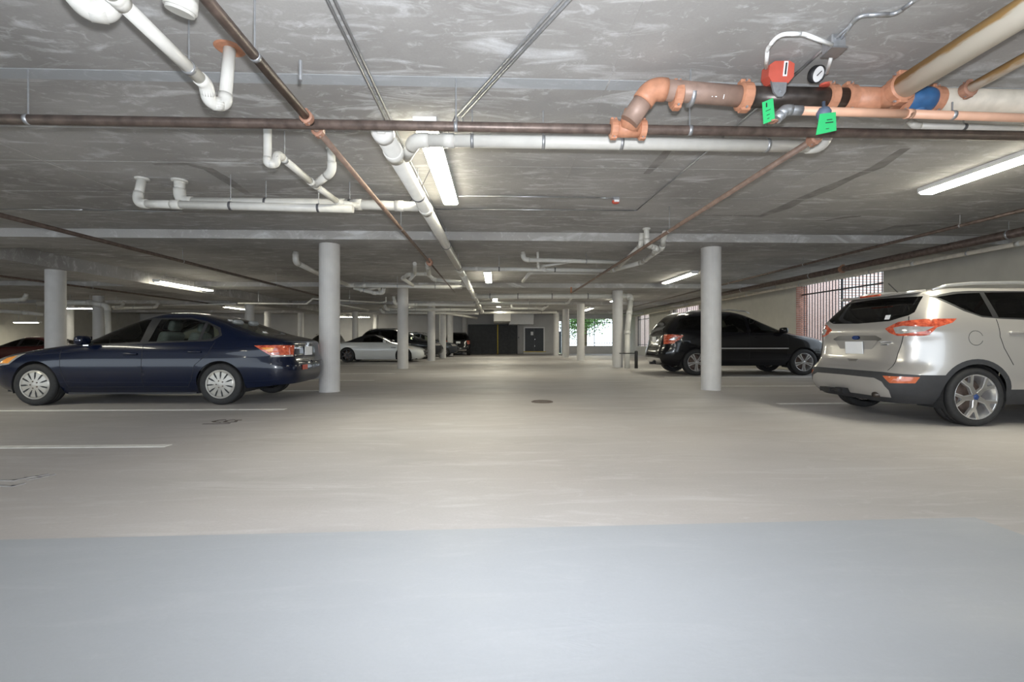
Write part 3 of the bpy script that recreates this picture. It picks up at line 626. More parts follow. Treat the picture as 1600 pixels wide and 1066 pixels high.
# ------------------------------------------------------------------ conduits on the slab
def cond(label, pts, r=0.011, m=CONDM): pipe(label, pts, r, m, 'conduit', 'conduit', n=8, bend=4, sock=1.0)
ZC = CEIL-0.03
for dx, lb in ((0, 'left of two metal conduits running beside the aisle drain main'), (0.045, 'right of two metal conduits running beside the aisle drain main')):
    cond(lb, [(-1.0+dx, 0.8, ZC), (-1.02+dx, 5.0, ZC), (-0.98+dx, 8.4, ZC)])
for dx, lb in ((0, 'left of two diagonal conduits at the top centre'), (0.05, 'right of two diagonal conduits at the top centre')):
    cond(lb, [(0.86+dx, 1.8, ZC), (-0.36+dx, 4.15, ZC), (-0.36+dx, 4.3, ZC)], m=GALV)
cond('thin conduit from the centre light to the red alarm box', [at_h(717, 306, ZC), at_h(938, 309, ZC), at_h(962, 311, ZC)])
cond('thin conduit bending back toward the fire riser', [at_h(680, 327, ZC), at_h(995, 329, ZC), at_h(1115, 228, ZC), at_h(1210, 145, ZC), at_h(1345, 25, ZC)], 0.010)
cond('galvanised conduit bending at the top right above the gauge', [at_h(1308, 68, ZC), at_h(1340, 24, ZC), at_h(1400, 22, ZC), at_h(1440, -8, ZC), at_h(1560, -6, ZC)], 0.013, GALV)
cond('thin pale conduit along the slab over the left bays', [at_h(-40, 327, ZC), at_h(130, 328, ZC), at_h(285, 331, ZC)], 0.008)
cond('thin dark cable sagging right of the drain main', [at_h(712, 180, ZC), at_h(692, 225, 2.93), at_h(655, 300, 2.93), at_h(625, 330, ZC)], 0.006, DKGALV)
p = at_h(962, 314, CEIL-0.05)
R = thing('alarm_box', 'small red and white alarm box under the slab at the conduit end', 'alarm', p)
mesh('base', rbox(-0.05, 0.05, -0.04, 0.04, 0.0, 0.05, 0.006, 1), GALV, R); mesh('bell', lathe([(0, -0.045), (0.04, -0.04), (0.055, -0.02), (0.055, 0.0)], 20, 'z'), REDP, R, True)
mesh('label_plate', box(-0.035, 0.035, -0.062, -0.056, -0.03, 0.0), PLATE, R)

# ------------------------------------------------------------------ floor markings
def stripe(label, x0, x1, y, w=0.10):
    o = tag(mesh('stall_line', box(-0.0, x1-x0, -w/2, w/2, 0.0, 0.004), LINEP, loc=(x0, y, 0.0)), label, 'line', 'painted stall lines')
for y, x1, lb in ((4.45, -3.12, 'white stall line nearest the camera on the left'), (6.78, -3.08, 'white stall line beside the near wheels of the sedan'), (9.3, -3.5, 'white stall line on the far side of the sedan'),
              (11.7, -3.1, 'white stall line behind the tall left column'), (14.1, -3.1, 'white stall line in front of the second left column'), (19.0, -3.1, 'white stall line before the white convertible')):
    stripe(lb, -8.6, x1, y)
for y, x0, lb in ((7.12, 4.5, 'white stall line left of the silver car hitch'), (9.9, 4.7, 'white stall line right of the column before the black car'), (12.3, 4.6, 'white stall line beside the near wheels of the black car'), (15.9, 5.0, 'white stall line beyond the black car')):
    stripe(lb, x0, 9.9, y, 0.09)
def strokes(label, lines, w, m, z=0.006):
    o = at_h(*lines[0][0], 0.0); o.z = 0; root = thing('stall_number', label, 'floor number', o)
    for ln in lines:
        parts = []; P = [at_h(q[0], q[1], 0.0)-o for q in ln]
        for a, b in zip(P[:-1], P[1:]):
            d = (b-a); nrm = Vector((-d.y, d.x, 0)).normalized()*w/2; e = d.normalized()*w*0.3
            V = [a-e-nrm, b+e-nrm, b+e+nrm, a-e+nrm]; V = [Vector((v.x, v.y, 0)) for v in V]+[Vector((v.x, v.y, z-0.002)) for v in V]
            parts.append((V, [(0, 3, 2, 1), (4, 5, 6, 7), (0, 1, 5, 4), (1, 2, 6, 5), (2, 3, 7, 6), (3, 0, 4, 7)]))
        mesh('digit_stroke', join(*parts), m, root)
strokes('dark worn stall number painted behind the sedan', [[(318, 663), (345, 662.5), (358, 662)], [(352, 656.3), (341, 657.2), (333, 659), (336, 660), (345, 660.3)], [(366, 656.5), (355, 657.5), (350, 660), (358, 660.3), (368, 659.5), (370, 657), (376, 656.8)]], 0.035, DARKPAINT)
strokes('faded grey stall number at the left edge of the floor', [[(0, 751), (22, 751), (40, 747), (58, 744.5), (74, 741.5)], [(0, 759), (20, 760), (36, 756.5)], [(45, 750), (62, 746.5), (84, 742)]], 0.03, FADEDP)
pd = at_h(847, 628, 0.0)
R = thing('floor_drain', 'small dark floor drain cover in the aisle', 'drain', (pd.x, pd.y, 0))
mesh('cover', lathe([(0, 0.006), (0.13, 0.006), (0.15, 0.0)], 24, 'z'), DARKPAINT, R); mesh('rim', lathe([(0.15, 0.0), (0.155, 0.009), (0.175, 0.009), (0.18, 0.0)], 24, 'z'), STEEL, R)

# ------------------------------------------------------------------ far end furniture
R = thing('storage_enclosure', 'dark mesh covered enclosure with a yellow post at the far end', 'enclosure', (-2.1, 34.7, 0))
for i, (x0, x1) in enumerate(((0, 1.0), (1.0, 2.2), (2.25, 3.0), (3.0, 3.7))):
    V = []; F = []; nx, nz = 7, 9
    for a in range(nx+1):
        for b in range(nz+1):
            V.append((x0+(x1-x0)*a/nx, 0.02*math.sin(a*2.1+i)*math.sin(b*1.3+i*2), 0.03+2.17*b/nz))
    for a in range(nx):
        for b in range(nz): k = a*(nz+1)+b; F.append((k, k+nz+1, k+nz+2, k+1))
    mesh('mesh_panel', (V, F), TARP, R, True)
for x in (0.0, 1.0, 3.0, 3.7): mesh('post', tube([(x, 0.03, 0), (x, 0.03, 2.25)], 0.025, 8), IRON, R)
mesh('yellow_post', tube([(2.22, -0.03, 0), (2.22, -0.03, 2.25)], 0.04, 10), YELLOW, R)
mesh('top_rail', tube([(0, 0.03, 2.23), (3.7, 0.03, 2.23)], 0.025, 8), IRON, R)
tag(mesh('trim_6', box(-0.15, 0.95, 29.6, 34.5, 2.30, CEIL+0.02), FARWALLM), kind='structure')
tag(mesh('trim_7', box(0.95, 2.75, 33.2, YF, 2.22, CEIL+0.02), WHITEP), kind='structure')
R = tag(thing('door_1', 'dark double door with white frame in the far wall', None, (DR[0], YF, DR[2])), kind='structure')
w = DR[1]-DR[0]; h = DR[3]-DR[2]
mesh('door_leaf', box(0.0, w/2-0.005, -0.05, -0.005, 0, h), DOORM, R); mesh('door_leaf', box(w/2+0.005, w, -0.05, -0.005, 0, h), DOORM, R)
mesh('door_frame', join(box(-0.1, 0, -0.07, -0.002, 0, h+0.1), box(w, w+0.1, -0.07, -0.002, 0, h+0.1), box(0, w, -0.07, -0.002, h, h+0.1)), WHITEP, R)
mesh('door_handle', box(w/2+0.02, w/2+0.08, -0.09, -0.05, h*0.5, h*0.53), CHROME, R); mesh('keyhole_plate', box(w/2+0.02, w/2+0.06, -0.06, -0.05, h*0.2, h*0.26), CHROME, R)
tag(mesh('paper_notice', box(0, 0.2, -0.005, 0, 0, 0.28), PLATE, loc=(DR[0]+0.45, YF-0.052, 1.45)), 'white paper notice on the dark double door', 'notice')
R2 = thing('door_step', 'low step with yellow edge below the dark double door', 'step', (DR[0]-0.15, YF, 0))
mesh('tread', rbox(0, w+0.5, -0.5, -0.001, 0, 0.195, 0.01, 1), FARWALLM, R2); mesh('yellow_edge', box(0, w+0.3, -0.505, -0.42, 0.15, 0.2), YELLOW, R2)
R = thing('arched_gate', 'blue-grey gate with arched iron top right of the far columns', 'gate', (GATE[0], YF+0.1, 0))
gw = GATE[1]-GATE[0]
mesh('panel', box(0.04, gw-0.04, 0, 0.04, 0.05, 1.75), pm('bluegrey_gate_paint', (0.16, 0.22, 0.30), 0.5), R)
mesh('arch', tube([(gw/2+math.cos(a)*gw*0.46, 0.0, 1.8+math.sin(a)*0.3) for a in [PI*k/10 for k in range(11)]], 0.03, 8), WHITEP, R, True)
for x in (0.05, gw/2, gw-0.05): mesh('bar', tube([(x, 0.02, 0.0), (x, 0.02, 2.5)], 0.02, 8), IRON, R)
R = thing('window_grille', 'iron bar grille across the bright far window', 'grille', (FW[0], YF+0.12, FW[2]))
for k in range(21):
    x = (FW[1]-FW[0])*k/20; r = 0.03 if k % 10 == 0 else 0.01
    mesh('bar', box(x-r, x+r, -r, r, 0, FW[3]-FW[2]), IRON, R)
for zz in (0.2, FW[3]-FW[2]-0.35): mesh('rail', box(0, FW[1]-FW[0], -0.02, 0.02, zz, zz+0.05), IRON, R)
p = at_d(994, 576, 16.65)
R = thing('bollard', 'black bollard with a thin bar beside the white downpipe', 'bollard', (p.x, p.y, 0))
mesh('post', lathe([(0, 0), (0.06, 0), (0.06, 0.60), (0.05, 0.635), (0, 0.645)], 18, 'z'), BLACK, R, True)
mesh('guard_bar', tube([(-0.06, 0.0, 0.55), (-0.62, 0.0, 0.55)], 0.018, 8), BLACK, R)
R = thing('wall_call_box', 'small grey call box on the far wall left of the door', 'box', (1.75, YF, 1.2)); mesh('body', rbox(-0.06, 0.06, -0.06, -0.001, 0, 0.14, 0.01, 1), GALV, R); mesh('lens', box(-0.03, 0.03, -0.064, -0.06, 0.04, 0.1), BLACK, R)

# ------------------------------------------------------------------ cars
# Each body is one smooth surface: at every height z a rounded plan outline (front end xf, rear end xr, half width w);
# panels, panes, lamps and gaps are cut out of that surface as separate pieces.
def pchip(xs, ys):
    x = np.array(xs, float); y = np.array(ys, float); h = np.diff(x); dl = np.diff(y)/h; n = len(x); d = np.zeros(n)
    for i in range(1, n-1):
        if dl[i-1]*dl[i] > 0:
            w1 = 2*h[i]+h[i-1]; w2 = h[i]+2*h[i-1]; d[i] = (w1+w2)/(w1/dl[i-1]+w2/dl[i])
    d[0] = dl[0]; d[-1] = dl[-1]
    def f(q):
        q = np.clip(np.asarray(q, float), x[0], x[-1]); i = np.clip(np.searchsorted(x, q, 'right')-1, 0, n-2); t = (q-x[i])/h[i]
        return ((1+2*t)*(1-t)**2*y[i] + t*(1-t)**2*h[i]*d[i] + t*t*(3-2*t)*y[i+1] + t*t*(t-1)*h[i]*d[i+1])
    return f
SE, SS = 0.9, 4.5
class Shell:
    def __init__(s, sp):
        z = sp['z']; s.z0, s.z1 = z[0], z[-1]
        s.xf = pchip(z, sp['xf']); s.xr = pchip(z, sp['xr']); s.w = pchip(z, sp['w'])
        s.nf = pchip([z[0], z[-1]], sp.get('nf', (5, 5))); s.nr = pchip([z[0], z[-1]], sp.get('nr', (6, 6)))
        q = np.linspace(s.z0, s.z1, 1500); m = np.sqrt(np.diff(q)**2+np.maximum(abs(np.diff(s.xf(q))), np.maximum(abs(np.diff(s.xr(q))), abs(np.diff(s.w(q)))))**2)
        s.q = q; s.V = np.concatenate([[0], np.cumsum(m)])
    def v(s, z): return np.interp(z, s.q, s.V)
    def zz(s, v): return np.interp(v, s.V, s.q)
    def geo(s, z):
        xf, xr = s.xf(z), s.xr(z); return (xf+xr)/2, (xf-xr)/2, s.w(z), s.nf(z), s.nr(z)
    def side_y(s, x, z):
        xc, a, w, nf, nr = s.geo(z); xp = (x-xc)/a; n = np.where(xp > 0, nf, nr)
        return w*np.clip(1-np.abs(np.clip(xp, -1, 1))**n, 0, 1)**(1/n)
    def end_x(s, y, z, front):
        xc, a, w, nf, nr = s.geo(z); n = nf if front else nr
        e = a*np.clip(1-np.clip(np.abs(y)/w, 0, 1)**n, 0, 1)**(1/n); return xc+e if front else xc-e
    def to_s(s, k, u, z):
        xc, a, w, nf, nr = s.geo(z)
        if k == 'S': return u
        if k == 's':
            x0 = xc-a*0.5**(1/nr); x1 = xc+a*0.5**(1/nf); return SE+SS*np.clip((u-x0)/(x1-x0), 0, 1)
        if k == 'r': return SE*np.clip(abs(u)/(w*0.5**(1/nr)), 0, 1)
        return 2*SE+SS-SE*np.clip(abs(u)/(w*0.5**(1/nf)), 0, 1)
    def pos(s, S, V):
        z = s.zz(V); xc, a, w, nf, nr = s.geo(z); x0 = xc-a*0.5**(1/nr); x1 = xc+a*0.5**(1/nf)
        xs = x0+(S-SE)/SS*(x1-x0); ys = s.side_y(xs, z)
        yr = S/SE*w*0.5**(1/nr); yf = (2*SE+SS-S)/SE*w*0.5**(1/nf)
        x = np.where(S < SE, s.end_x(yr, z, False), np.where(S > SE+SS, s.end_x(yf, z, True), xs))
        y = np.where(S < SE, yr, np.where(S > SE+SS, yf, ys)); return x, y, z
    def poly(s, pts, step=0.06):
        out = []; n = len(pts)
        for i in range(n):
            k0, u0, z0 = pts[i]; k1, u1, z1 = pts[(i+1) % n]
            z0 = min(max(z0, s.z0), s.z1); z1 = min(max(z1, s.z0), s.z1)
            a = (float(s.to_s(k0, u0, z0)), float(s.v(z0))); b = (float(s.to_s(k1, u1, z1)), float(s.v(z1)))
            m = max(1, int(math.hypot(a[0]-b[0], a[1]-b[1])/step))
            for j in range(m):
                t = j/m
                if k0 == k1 and k0 != 'S':
                    u = u0+(u1-u0)*t; z = z0+(z1-z0)*t; out.append((float(s.to_s(k0, u, z)), float(s.v(z))))
                else: out.append((a[0]+(b[0]-a[0])*t, a[1]+(b[1]-a[1])*t))
        return out
def inside(P, poly):
    x, y = P[:, 0], P[:, 1]; c = np.zeros(len(P), bool); n = len(poly)
    for i in range(n):
        x0, y0 = poly[i]; x1, y1 = poly[(i+1) % n]
        if y0 == y1: continue
        m = ((y0 > y) != (y1 > y)) & (x < (x1-x0)*(y-y0)/(y1-y0)+x0); c ^= m
    return c
def strip(pts, w=0.008):
    P = [Vector((u, z)) for k, u, z in pts]; k = pts[0][0]; Lf = []; Rt = []
    for i, p in enumerate(P):
        d = (P[min(i+1, len(P)-1)]-P[max(i-1, 0)]).normalized(); nn = Vector((-d.y, d.x))*w/2
        Lf.append((k, p.x+nn.x, p.y+nn.y)); Rt.append((k, p.x-nn.x, p.y-nn.y))
    return Lf+Rt[::-1]
def arch(x, z, r, zb, n=22):
    return [('s', x+r, zb)]+[('s', x+r*math.cos(PI*k/n), z+r*math.sin(PI*k/n)) for k in range(n+1)]+[('s', x-r, zb)]
def compact(V, F):
    used = {}; v2 = []; f2 = []
    for q in F:
        g = []
        for i in q:
            if i not in used: used[i] = len(v2); v2.append(V[i])
            g.append(used[i])
        f2.append(tuple(g))
    return v2, f2
def weld(o, d=1e-4):
    bm = bmesh.new(); bm.from_mesh(o.data); bmesh.ops.remove_doubles(bm, verts=bm.verts, dist=d); bm.to_mesh(o.data); bm.free()

def make_shell(root, sp, patches, bodymat, res):
    s = Shell(sp); Vm = s.V[-1]; Sm = 2*SE+SS
    pts = []; edges = []; seen = {}
    def add(p):
        k = (round(p[0], 4), round(p[1], 4))
        if k not in seen: seen[k] = len(pts); pts.append(k)
        return seen[k]
    polys = []
    for nm, pl, mt, lb in patches:
        P = s.poly(pl, res); polys.append(P); ids = [add((min(max(a, 0), Sm), min(max(b, 0), Vm))) for a, b in P]
        for i in range(len(ids)):
            if ids[i] != ids[(i+1) % len(ids)]: edges.append((ids[i], ids[(i+1) % len(ids)]))
    nv = int(Vm/res)+1; ns = int(Sm/(res*1.1))+1
    grid = [(Sm*i/ns, Vm*j/nv) for i in range(ns+1) for j in range(nv+1)]
    C = np.array(pts) if pts else np.zeros((0, 2))
    for g in grid:
        border = g[0] in (0, Sm) or g[1] in (0, Vm)
        if len(C) and not border and np.min((C[:, 0]-g[0])**2+(C[:, 1]-g[1])**2) < (res*0.3)**2: continue
        add(g)
    r = delaunay_2d_cdt([Vector(p) for p in pts], edges, [], 0, 1e-5)
    P2 = np.array([tuple(p) for p in r[0]]); T = np.array([tuple(f) for f in r[2]]); cen = P2[T].mean(1)
    owner = -np.ones(len(T), int)
    for i, P in enumerate(polys):
        m = inside(cen, P) & (owner < 0); owner[m] = i
    x, y, z = s.pos(P2[:, 0], P2[:, 1]); nV = len(x)
    L = [(x[i], y[i], z[i]) for i in range(nV)]; Rr = [(x[i], -y[i], z[i]) for i in range(nV)]
    def halves(mask):
        fl = [tuple(int(v) for v in t[::-1]) for t in T[mask]]; fr = [tuple(int(v) for v in t) for t in T[mask]]
        return compact(L, fl), compact(Rr, fr)
    a, b = halves(owner == -1)
    top = sorted([i for i in range(nV) if P2[i, 1] > Vm-1e-4], key=lambda i: P2[i, 0])
    capv = [L[i] for i in top]+[Rr[i] for i in reversed(top)]
    body = mesh('body', join(a, b, (capv, [tuple(range(len(capv)-1, -1, -1))])), bodymat, root, True); weld(body)
    for i, (nm, pl, mt, lb) in enumerate(patches):
        if nm is None: continue
        m = owner == i
        if not m.any(): continue
        a, b = halves(m)
        S = [q[0] for q in polys[i]]
        if min(S) < 1e-3 or max(S) > Sm-1e-3:
            o = mesh(nm, join(a, b), mt, root, True); weld(o); 
            if lb: o['label'] = lb
        else:
            for h in (a, b):
                o = mesh(nm, h, mt, root, True)
                if lb: o['label'] = lb
    return s, body

def wheel(root, x, y, z, r, rr, wd, side, style, rimm=None):
    """side +1: outer face toward +y"""
    rimm = rimm or ALLOY
    W = mesh('wheel', lathe([(rr*0.97, -0.01), (rr*1.02, 0.0), (rr*1.03, -0.012), (rr*0.95, -0.03), (rr*0.92, -wd*0.8)], 40, 'y'), rimm, root, True)
    W.location = (x, y, z); W.rotation_euler = (0, random.random()*0.3, 0 if side > 0 else PI)
    sw = wd
    mesh('tyre', lathe([(rr*0.98, -0.012), (rr*1.03, 0.0), (rr*1.12, 0.008), ((r+rr)/2, 0.012), (r*0.96, 0.0), (r*0.99, -0.015), (r, -0.035), (r, -0.06), (r-0.007, -0.062), (r-0.007, -0.070), (r, -0.072), (r, -sw*0.5), (r-0.007, -sw*0.5-0.002), (r-0.007, -sw*0.5-0.01), (r, -sw*0.5-0.012),
        (r, -sw+0.05), (r*0.97, -sw+0.01), ((r+rr)/2, -sw), (rr, -sw+0.015)], 48, 'y'), RUBBER, W, True)
    mesh('brake_disc', lathe([(0, -0.10), (rr*0.66, -0.10), (rr*0.68, -0.115), (rr*0.9, -0.16)], 28, 'y'), STEEL if style != 'cover' else ARCHM, W)
    def rot(poly, a): c, s_ = math.cos(a), math.sin(a); return [(p[0]*c-p[1]*s_, p[0]*s_+p[1]*c) for p in poly]
    if style == 'cover':
        mesh('wheel_cover', lathe([(0, 0.012), (rr*0.22, 0.012), (rr*0.30, 0.004), (rr*0.8, 0.006), (rr*0.97, -0.004), (rr*0.98, -0.02)], 40, 'y'), rimm, W, True)
        for k in range(11):
            pl = [(rr*0.38, -0.004), (rr*0.60, -rr*0.07), (rr*0.88, -rr*0.08), (rr*0.90, rr*0.02), (rr*0.60, rr*0.03)]
            mesh('slot', prism_y(rot(pl, 2*PI*k/11), 0.002, 0.0095), BLACK, W)
        for k in range(5):
            a = 2*PI*k/5; mesh('lug_nut', xform(lathe([(0, 0.018), (0.010, 0.016), (0.012, 0.004)], 8, 'y'), Matrix.Translation((rr*0.24*math.cos(a), 0, rr*0.24*math.sin(a)))), STEEL, W)
    elif style == 'yspoke':
        for k in range(5):
            a = 2*PI*k/5
            pl = [(rr*0.12, -rr*0.13), (rr*0.50, -rr*0.10), (rr*0.97, -rr*0.36), (rr*0.99, -rr*0.23), (rr*0.70, -rr*0.04), (rr*0.70, rr*0.04), (rr*0.99, rr*0.23), (rr*0.97, rr*0.36), (rr*0.50, rr*0.10), (rr*0.12, rr*0.13)]
            mesh('spoke', prism_y(rot(pl, a), -0.04, -0.008), rimm, W)
            mesh('spoke_face', prism_y(rot([(p[0], p[1]*0.8) for p in pl], a), -0.01, -0.003), CHROME, W)
    elif style == 'star':
        for k in range(5):
            a = 2*PI*k/5
            for s_ in (-1, 1):
                pl = [(rr*0.10, s_*rr*0.02), (rr*0.98, s_*rr*0.05), (rr*0.98, s_*rr*0.24), (rr*0.55, s_*rr*0.14), (rr*0.10, s_*rr*0.12)]
                mesh('spoke', prism_y(rot(pl, a), -0.035, -0.004), rimm, W)
    else:
        for k in range(7):
            pl = [(rr*0.1, -rr*0.06), (rr*0.97, -rr*0.12), (rr*0.97, rr*0.02), (rr*0.1, rr*0.06)]
            mesh('spoke', prism_y(rot(pl, 2*PI*k/7), -0.03, -0.004), rimm, W)
    if style != 'cover':
        mesh('hub_cap', lathe([(0, 0.004), (rr*0.11, 0.002), (rr*0.14, -0.008), (rr*0.2, -0.02)], 20, 'y'), pm('badge_blue', (0.02, 0.05, 0.17), 0.3) if style == 'yspoke' else rimm, W, True)
    return W
def liner(root, x, z, r, y0, y1):
    for s in (1, -1):
        n = 16; V = []; F = []
        for k in range(n+1):
            a = PI*(-0.12+1.24*k/n); V += [(x+r*math.cos(a), s*y0, z+r*math.sin(a)), (x+r*math.cos(a), s*y1, z+r*math.sin(a))]
        for k in range(n): F.append((2*k, 2*k+1, 2*k+3, 2*k+2))
        F.append(tuple(2*k+1 for k in range(n+1))); mesh('wheel_arch_liner', (V, F), ARCHM, root)
def seat(root, x, y, z, m, w=0.50, name='front_seat', tilt=0.32):
    c = rbox(-0.26, 0.26, -w/2, w/2, 0, 0.16, 0.05); b = xform(rbox(-0.08, 0.08, -w/2*0.95, w/2*0.95, 0, 0.60, 0.06), Matrix.Translation((-0.26, 0, 0.1)) @ Matrix.Rotation(-tilt, 4, 'Y'))
    hd = []
    for yy in ((0,) if w < 0.8 else (-w*0.28, w*0.28)): hd.append(xform(rbox(-0.05, 0.05, -0.13, 0.13, 0.62, 0.80, 0.045), Matrix.Translation((-0.26, yy, 0.1)) @ Matrix.Rotation(-tilt, 4, 'Y')))
    S = mesh(name, join(c, b), m, root, True, (x, y, z)); 
    for h_ in hd: mesh('headrest', h_, m, S, True)
def interior(root, zf, x0, w, m, x_rear=-0.75):
    for s in (-1, 1): seat(root, x0, s*0.37, zf, m)
    seat(root, x_rear, 0, zf+0.02, m, w*1.45, 'rear_seat')
    mesh('dashboard', rbox(x0+0.55, x0+0.95, -w*0.82, w*0.82, zf+0.15, zf+0.46, 0.08), SEATD, root, True)
    mesh('steering_wheel', xform(lathe([(0.165, 0.0), (0.18, 0.015), (0.195, 0.0), (0.18, -0.015), (0.165, 0.0)], 24, 'z'), Matrix.Translation((x0+0.42, 0.37, zf+0.44)) @ Matrix.Rotation(-1.15, 4, 'Y')), SEATD, root, True)
def mirror(root, s, x, z, m, sc=1.0, chrome=None):
    y = float(s.side_y(x, z))
    for k in (-1, 1):
        h = mesh('side_mirror', xform(rbox(-0.06*sc, 0.07*sc, -0.11*sc, 0.11*sc, -0.065*sc, 0.075*sc, 0.05*sc), Matrix.Translation((x, k*(y+0.12*sc), z+0.06))), m, root, True)
        mesh('mirror_foot', box(x-0.03, x+0.05, min(k*y*0.96, k*(y+0.06)), max(k*y*0.96, k*(y+0.06)), z-0.02, z+0.03), chrome or m, h)
def handle(root, s, x, z, m):
    for k in (-1, 1):
        y = float(s.side_y(x, z)); mesh('door_handle', xform(rbox(-0.10, 0.10, -0.016, 0.016, -0.016, 0.016, 0.012), Matrix.Translation((x, k*(y+0.012), z))), m, root, True)
def on_rear(s, y, z, off): return Vector((float(s.end_x(y, z, False))-off, y, z))
def plate(root, s, z, m=PLATE, w=0.30, h=0.16, name='number_plate', lean=0.0, off=0.012):
    p = on_rear(s, 0, z, off); mesh(name, xform(rbox(-0.006, 0.006, -w/2, w/2, -h/2, h/2, 0.004, 1), Matrix.Translation(p) @ Matrix.Rotation(lean, 4, 'Y')), m, root)
def wheels(root, xw, yw, r, rr, wd, style, rimm=None, archr=None):
    for x in xw:
        for sd in (1, -1): wheel(root, x, sd*yw, r, r, rr, wd, sd, style, rimm)
        liner(root, x, r, archr, yw-0.02, yw-0.38)
def underbody(root, x0, x1, w, z): mesh('underbody', box(x0, x1, -w, w, z, z+0.12), ARCHM, root)

paint = lambda n, c, r=0.22, mt=0.0: pm(n, c, r, mt, 0.02, 3, coat=1.0 if max(c) > .2 else .55, spec=.5 if max(c) > .2 else .2)

# ---- four-door sedan
SEDAN = dict(z=[.17, .25, .35, .48, .60, .70, .78, .85, .91, .97, 1.03, 1.10, 1.20, 1.30, 1.38, 1.43, 1.46, 1.476],
    xf=[2.18, 2.30, 2.36, 2.38, 2.36, 2.28, 2.08, 1.72, 1.36, 1.00, .80, .64, .42, .17, -.06, -.22, -.33, -.42],
    xr=[-2.25, -2.38, -2.45, -2.46, -2.455, -2.41, -2.39, -2.385, -2.38, -2.365, -2.27, -1.95, -1.63, -1.36, -1.12, -.92, -.75, -.58],
    w=[.78, .85, .90, .92, .925, .92, .91, .90, .885, .86, .825, .79, .745, .69, .635, .57, .46, .22], nf=(4.2, 6), nr=(6, 6.5))
def sedan(name, label, col, res, detail, seatm, group=None, glassm=None, rim='cover'):
    root = thing(name, label, 'car', group=group); body = paint('paint_'+col[0], col[1]); g = glassm or GL_CLEAR; zb = .17
    P = [(None, arch(1.40, .325, .365, zb), None, None), (None, arch(-1.40, .325, .365, zb), None, None),
         (None, [('S', 0, zb), ('S', 0, .315), ('s', -2.25, .30), ('s', -1.74, .25), ('s', -1.72, zb)], None, None),
         ('side_window', [('s', .73, .945), ('s', -.15, .985), ('s', -.19, 1.345), ('s', -.02, 1.325), ('s', .18, 1.255), ('s', .42, 1.13), ('s', .60, 1.03)], g, None),
         ('side_window', [('s', -.27, .99), ('s', -1.02, 1.015), ('s', -1.05, 1.30), ('s', -.80, 1.35), ('s', -.34, 1.345)], g, None),
         ('quarter_window', [('s', -1.07, 1.018), ('s', -1.22, 1.03), ('s', -1.32, 1.10), ('s', -1.28, 1.18), ('s', -1.10, 1.285)], g, None),
         ('window_pillar', [('s', .79, .92), ('s', -1.25, 1.00), ('s', -1.37, 1.09), ('s', -1.31, 1.21), ('s', -1.08, 1.315), ('s', -.80, 1.375), ('s', -.20, 1.372), ('s', .0, 1.35), ('s', .22, 1.27), ('s', .45, 1.145), ('s', .64, 1.04)], BLACK, None),
         ('windscreen', [('f', 0, 1.03), ('f', .60, 1.03), ('f', .50, 1.38), ('f', 0, 1.40)], g, None),
         ('rear_window', [('r', 0, 1.07), ('r', .60, 1.09), ('r', .48, 1.36), ('r', 0, 1.39)], GL_MID, None),
         ('tail_lamp_amber', [('s', -2.0, .895), ('s', -2.28, .90), ('s', -2.30, .83), ('s', -2.12, .82)], AMBER, 'amber lens section'),
         ('tail_lamp_trim', [('s', -2.14, .775), ('s', -2.33, .775), ('r', .56, .775), ('r', .55, .745), ('s', -2.33, .745), ('s', -2.17, .745)], CLEARL, None),
         ('tail_lamp', [('s', -1.90, .93), ('s', -2.25, .935), ('r', .60, .93), ('r', .50, .93), ('r', .54, .76), ('s', -2.33, .748), ('s', -2.17, .75)], REDLENS, 'red and amber tail lamp'),
         ('indicator', [('s', 1.72, .775), ('s', 1.96, .735), ('s', 2.02, .65), ('s', 1.84, .655)], AMBER, 'amber corner lens'),
         ('headlamp', [('s', 1.60, .81), ('s', 1.95, .76), ('f', .60, .70), ('f', .45, .66), ('f', .50, .60), ('s', 2.08, .60), ('s', 1.82, .64)], CLEARL, None),
         ('grille', [('f', 0, .69), ('f', .40, .69), ('f', .36, .55), ('f', 0, .55)], BLACK, None),
         ('lower_grille', [('f', 0, .42), ('f', .55, .42), ('f', .55, .28), ('f', 0, .28)], BLACK, None)]
    if detail:
        P += [('panel_gap', strip([('s', 1.02, .88), ('s', 1.00, .60), ('s', .92, .30)]), SEAM, None), ('panel_gap', strip([('s', -.22, .97), ('s', -.22, .60), ('s', -.22, .28)]), SEAM, None),
              ('panel_gap', strip([('s', -1.30, .99), ('s', -1.22, .80), ('s', -1.02, .62), ('s', -.97, .40), ('s', -.90, .28)]), SEAM, None), ('panel_gap', strip([('s', .92, .285), ('s', -.90, .285)]), SEAM, None),
              ('panel_gap', strip([('r', 0, .64), ('r', .50, .645), ('r', .53, .75)], .01), SEAM, None)]
    s, b = make_shell(root, SEDAN, P, body, res)
    wheels(root, (1.40, -1.40), .895, .325, .22, .215, rim, COVERM if rim == 'cover' else None, .365)
    underbody(root, -1.7, 2.1, .60, .19); mesh('rear_underbody', box(-2.38, -1.7, -.62, .62, .315, .36), ARCHM, root)
    for xa in (-.6,): mesh('sill', box(-0.98, 0.98, -.80, .80, .165, .24), BLACK, root)
    interior(root, .48, .12, .62, seatm, -.82)
    plate(root, s, .83, h=.15)
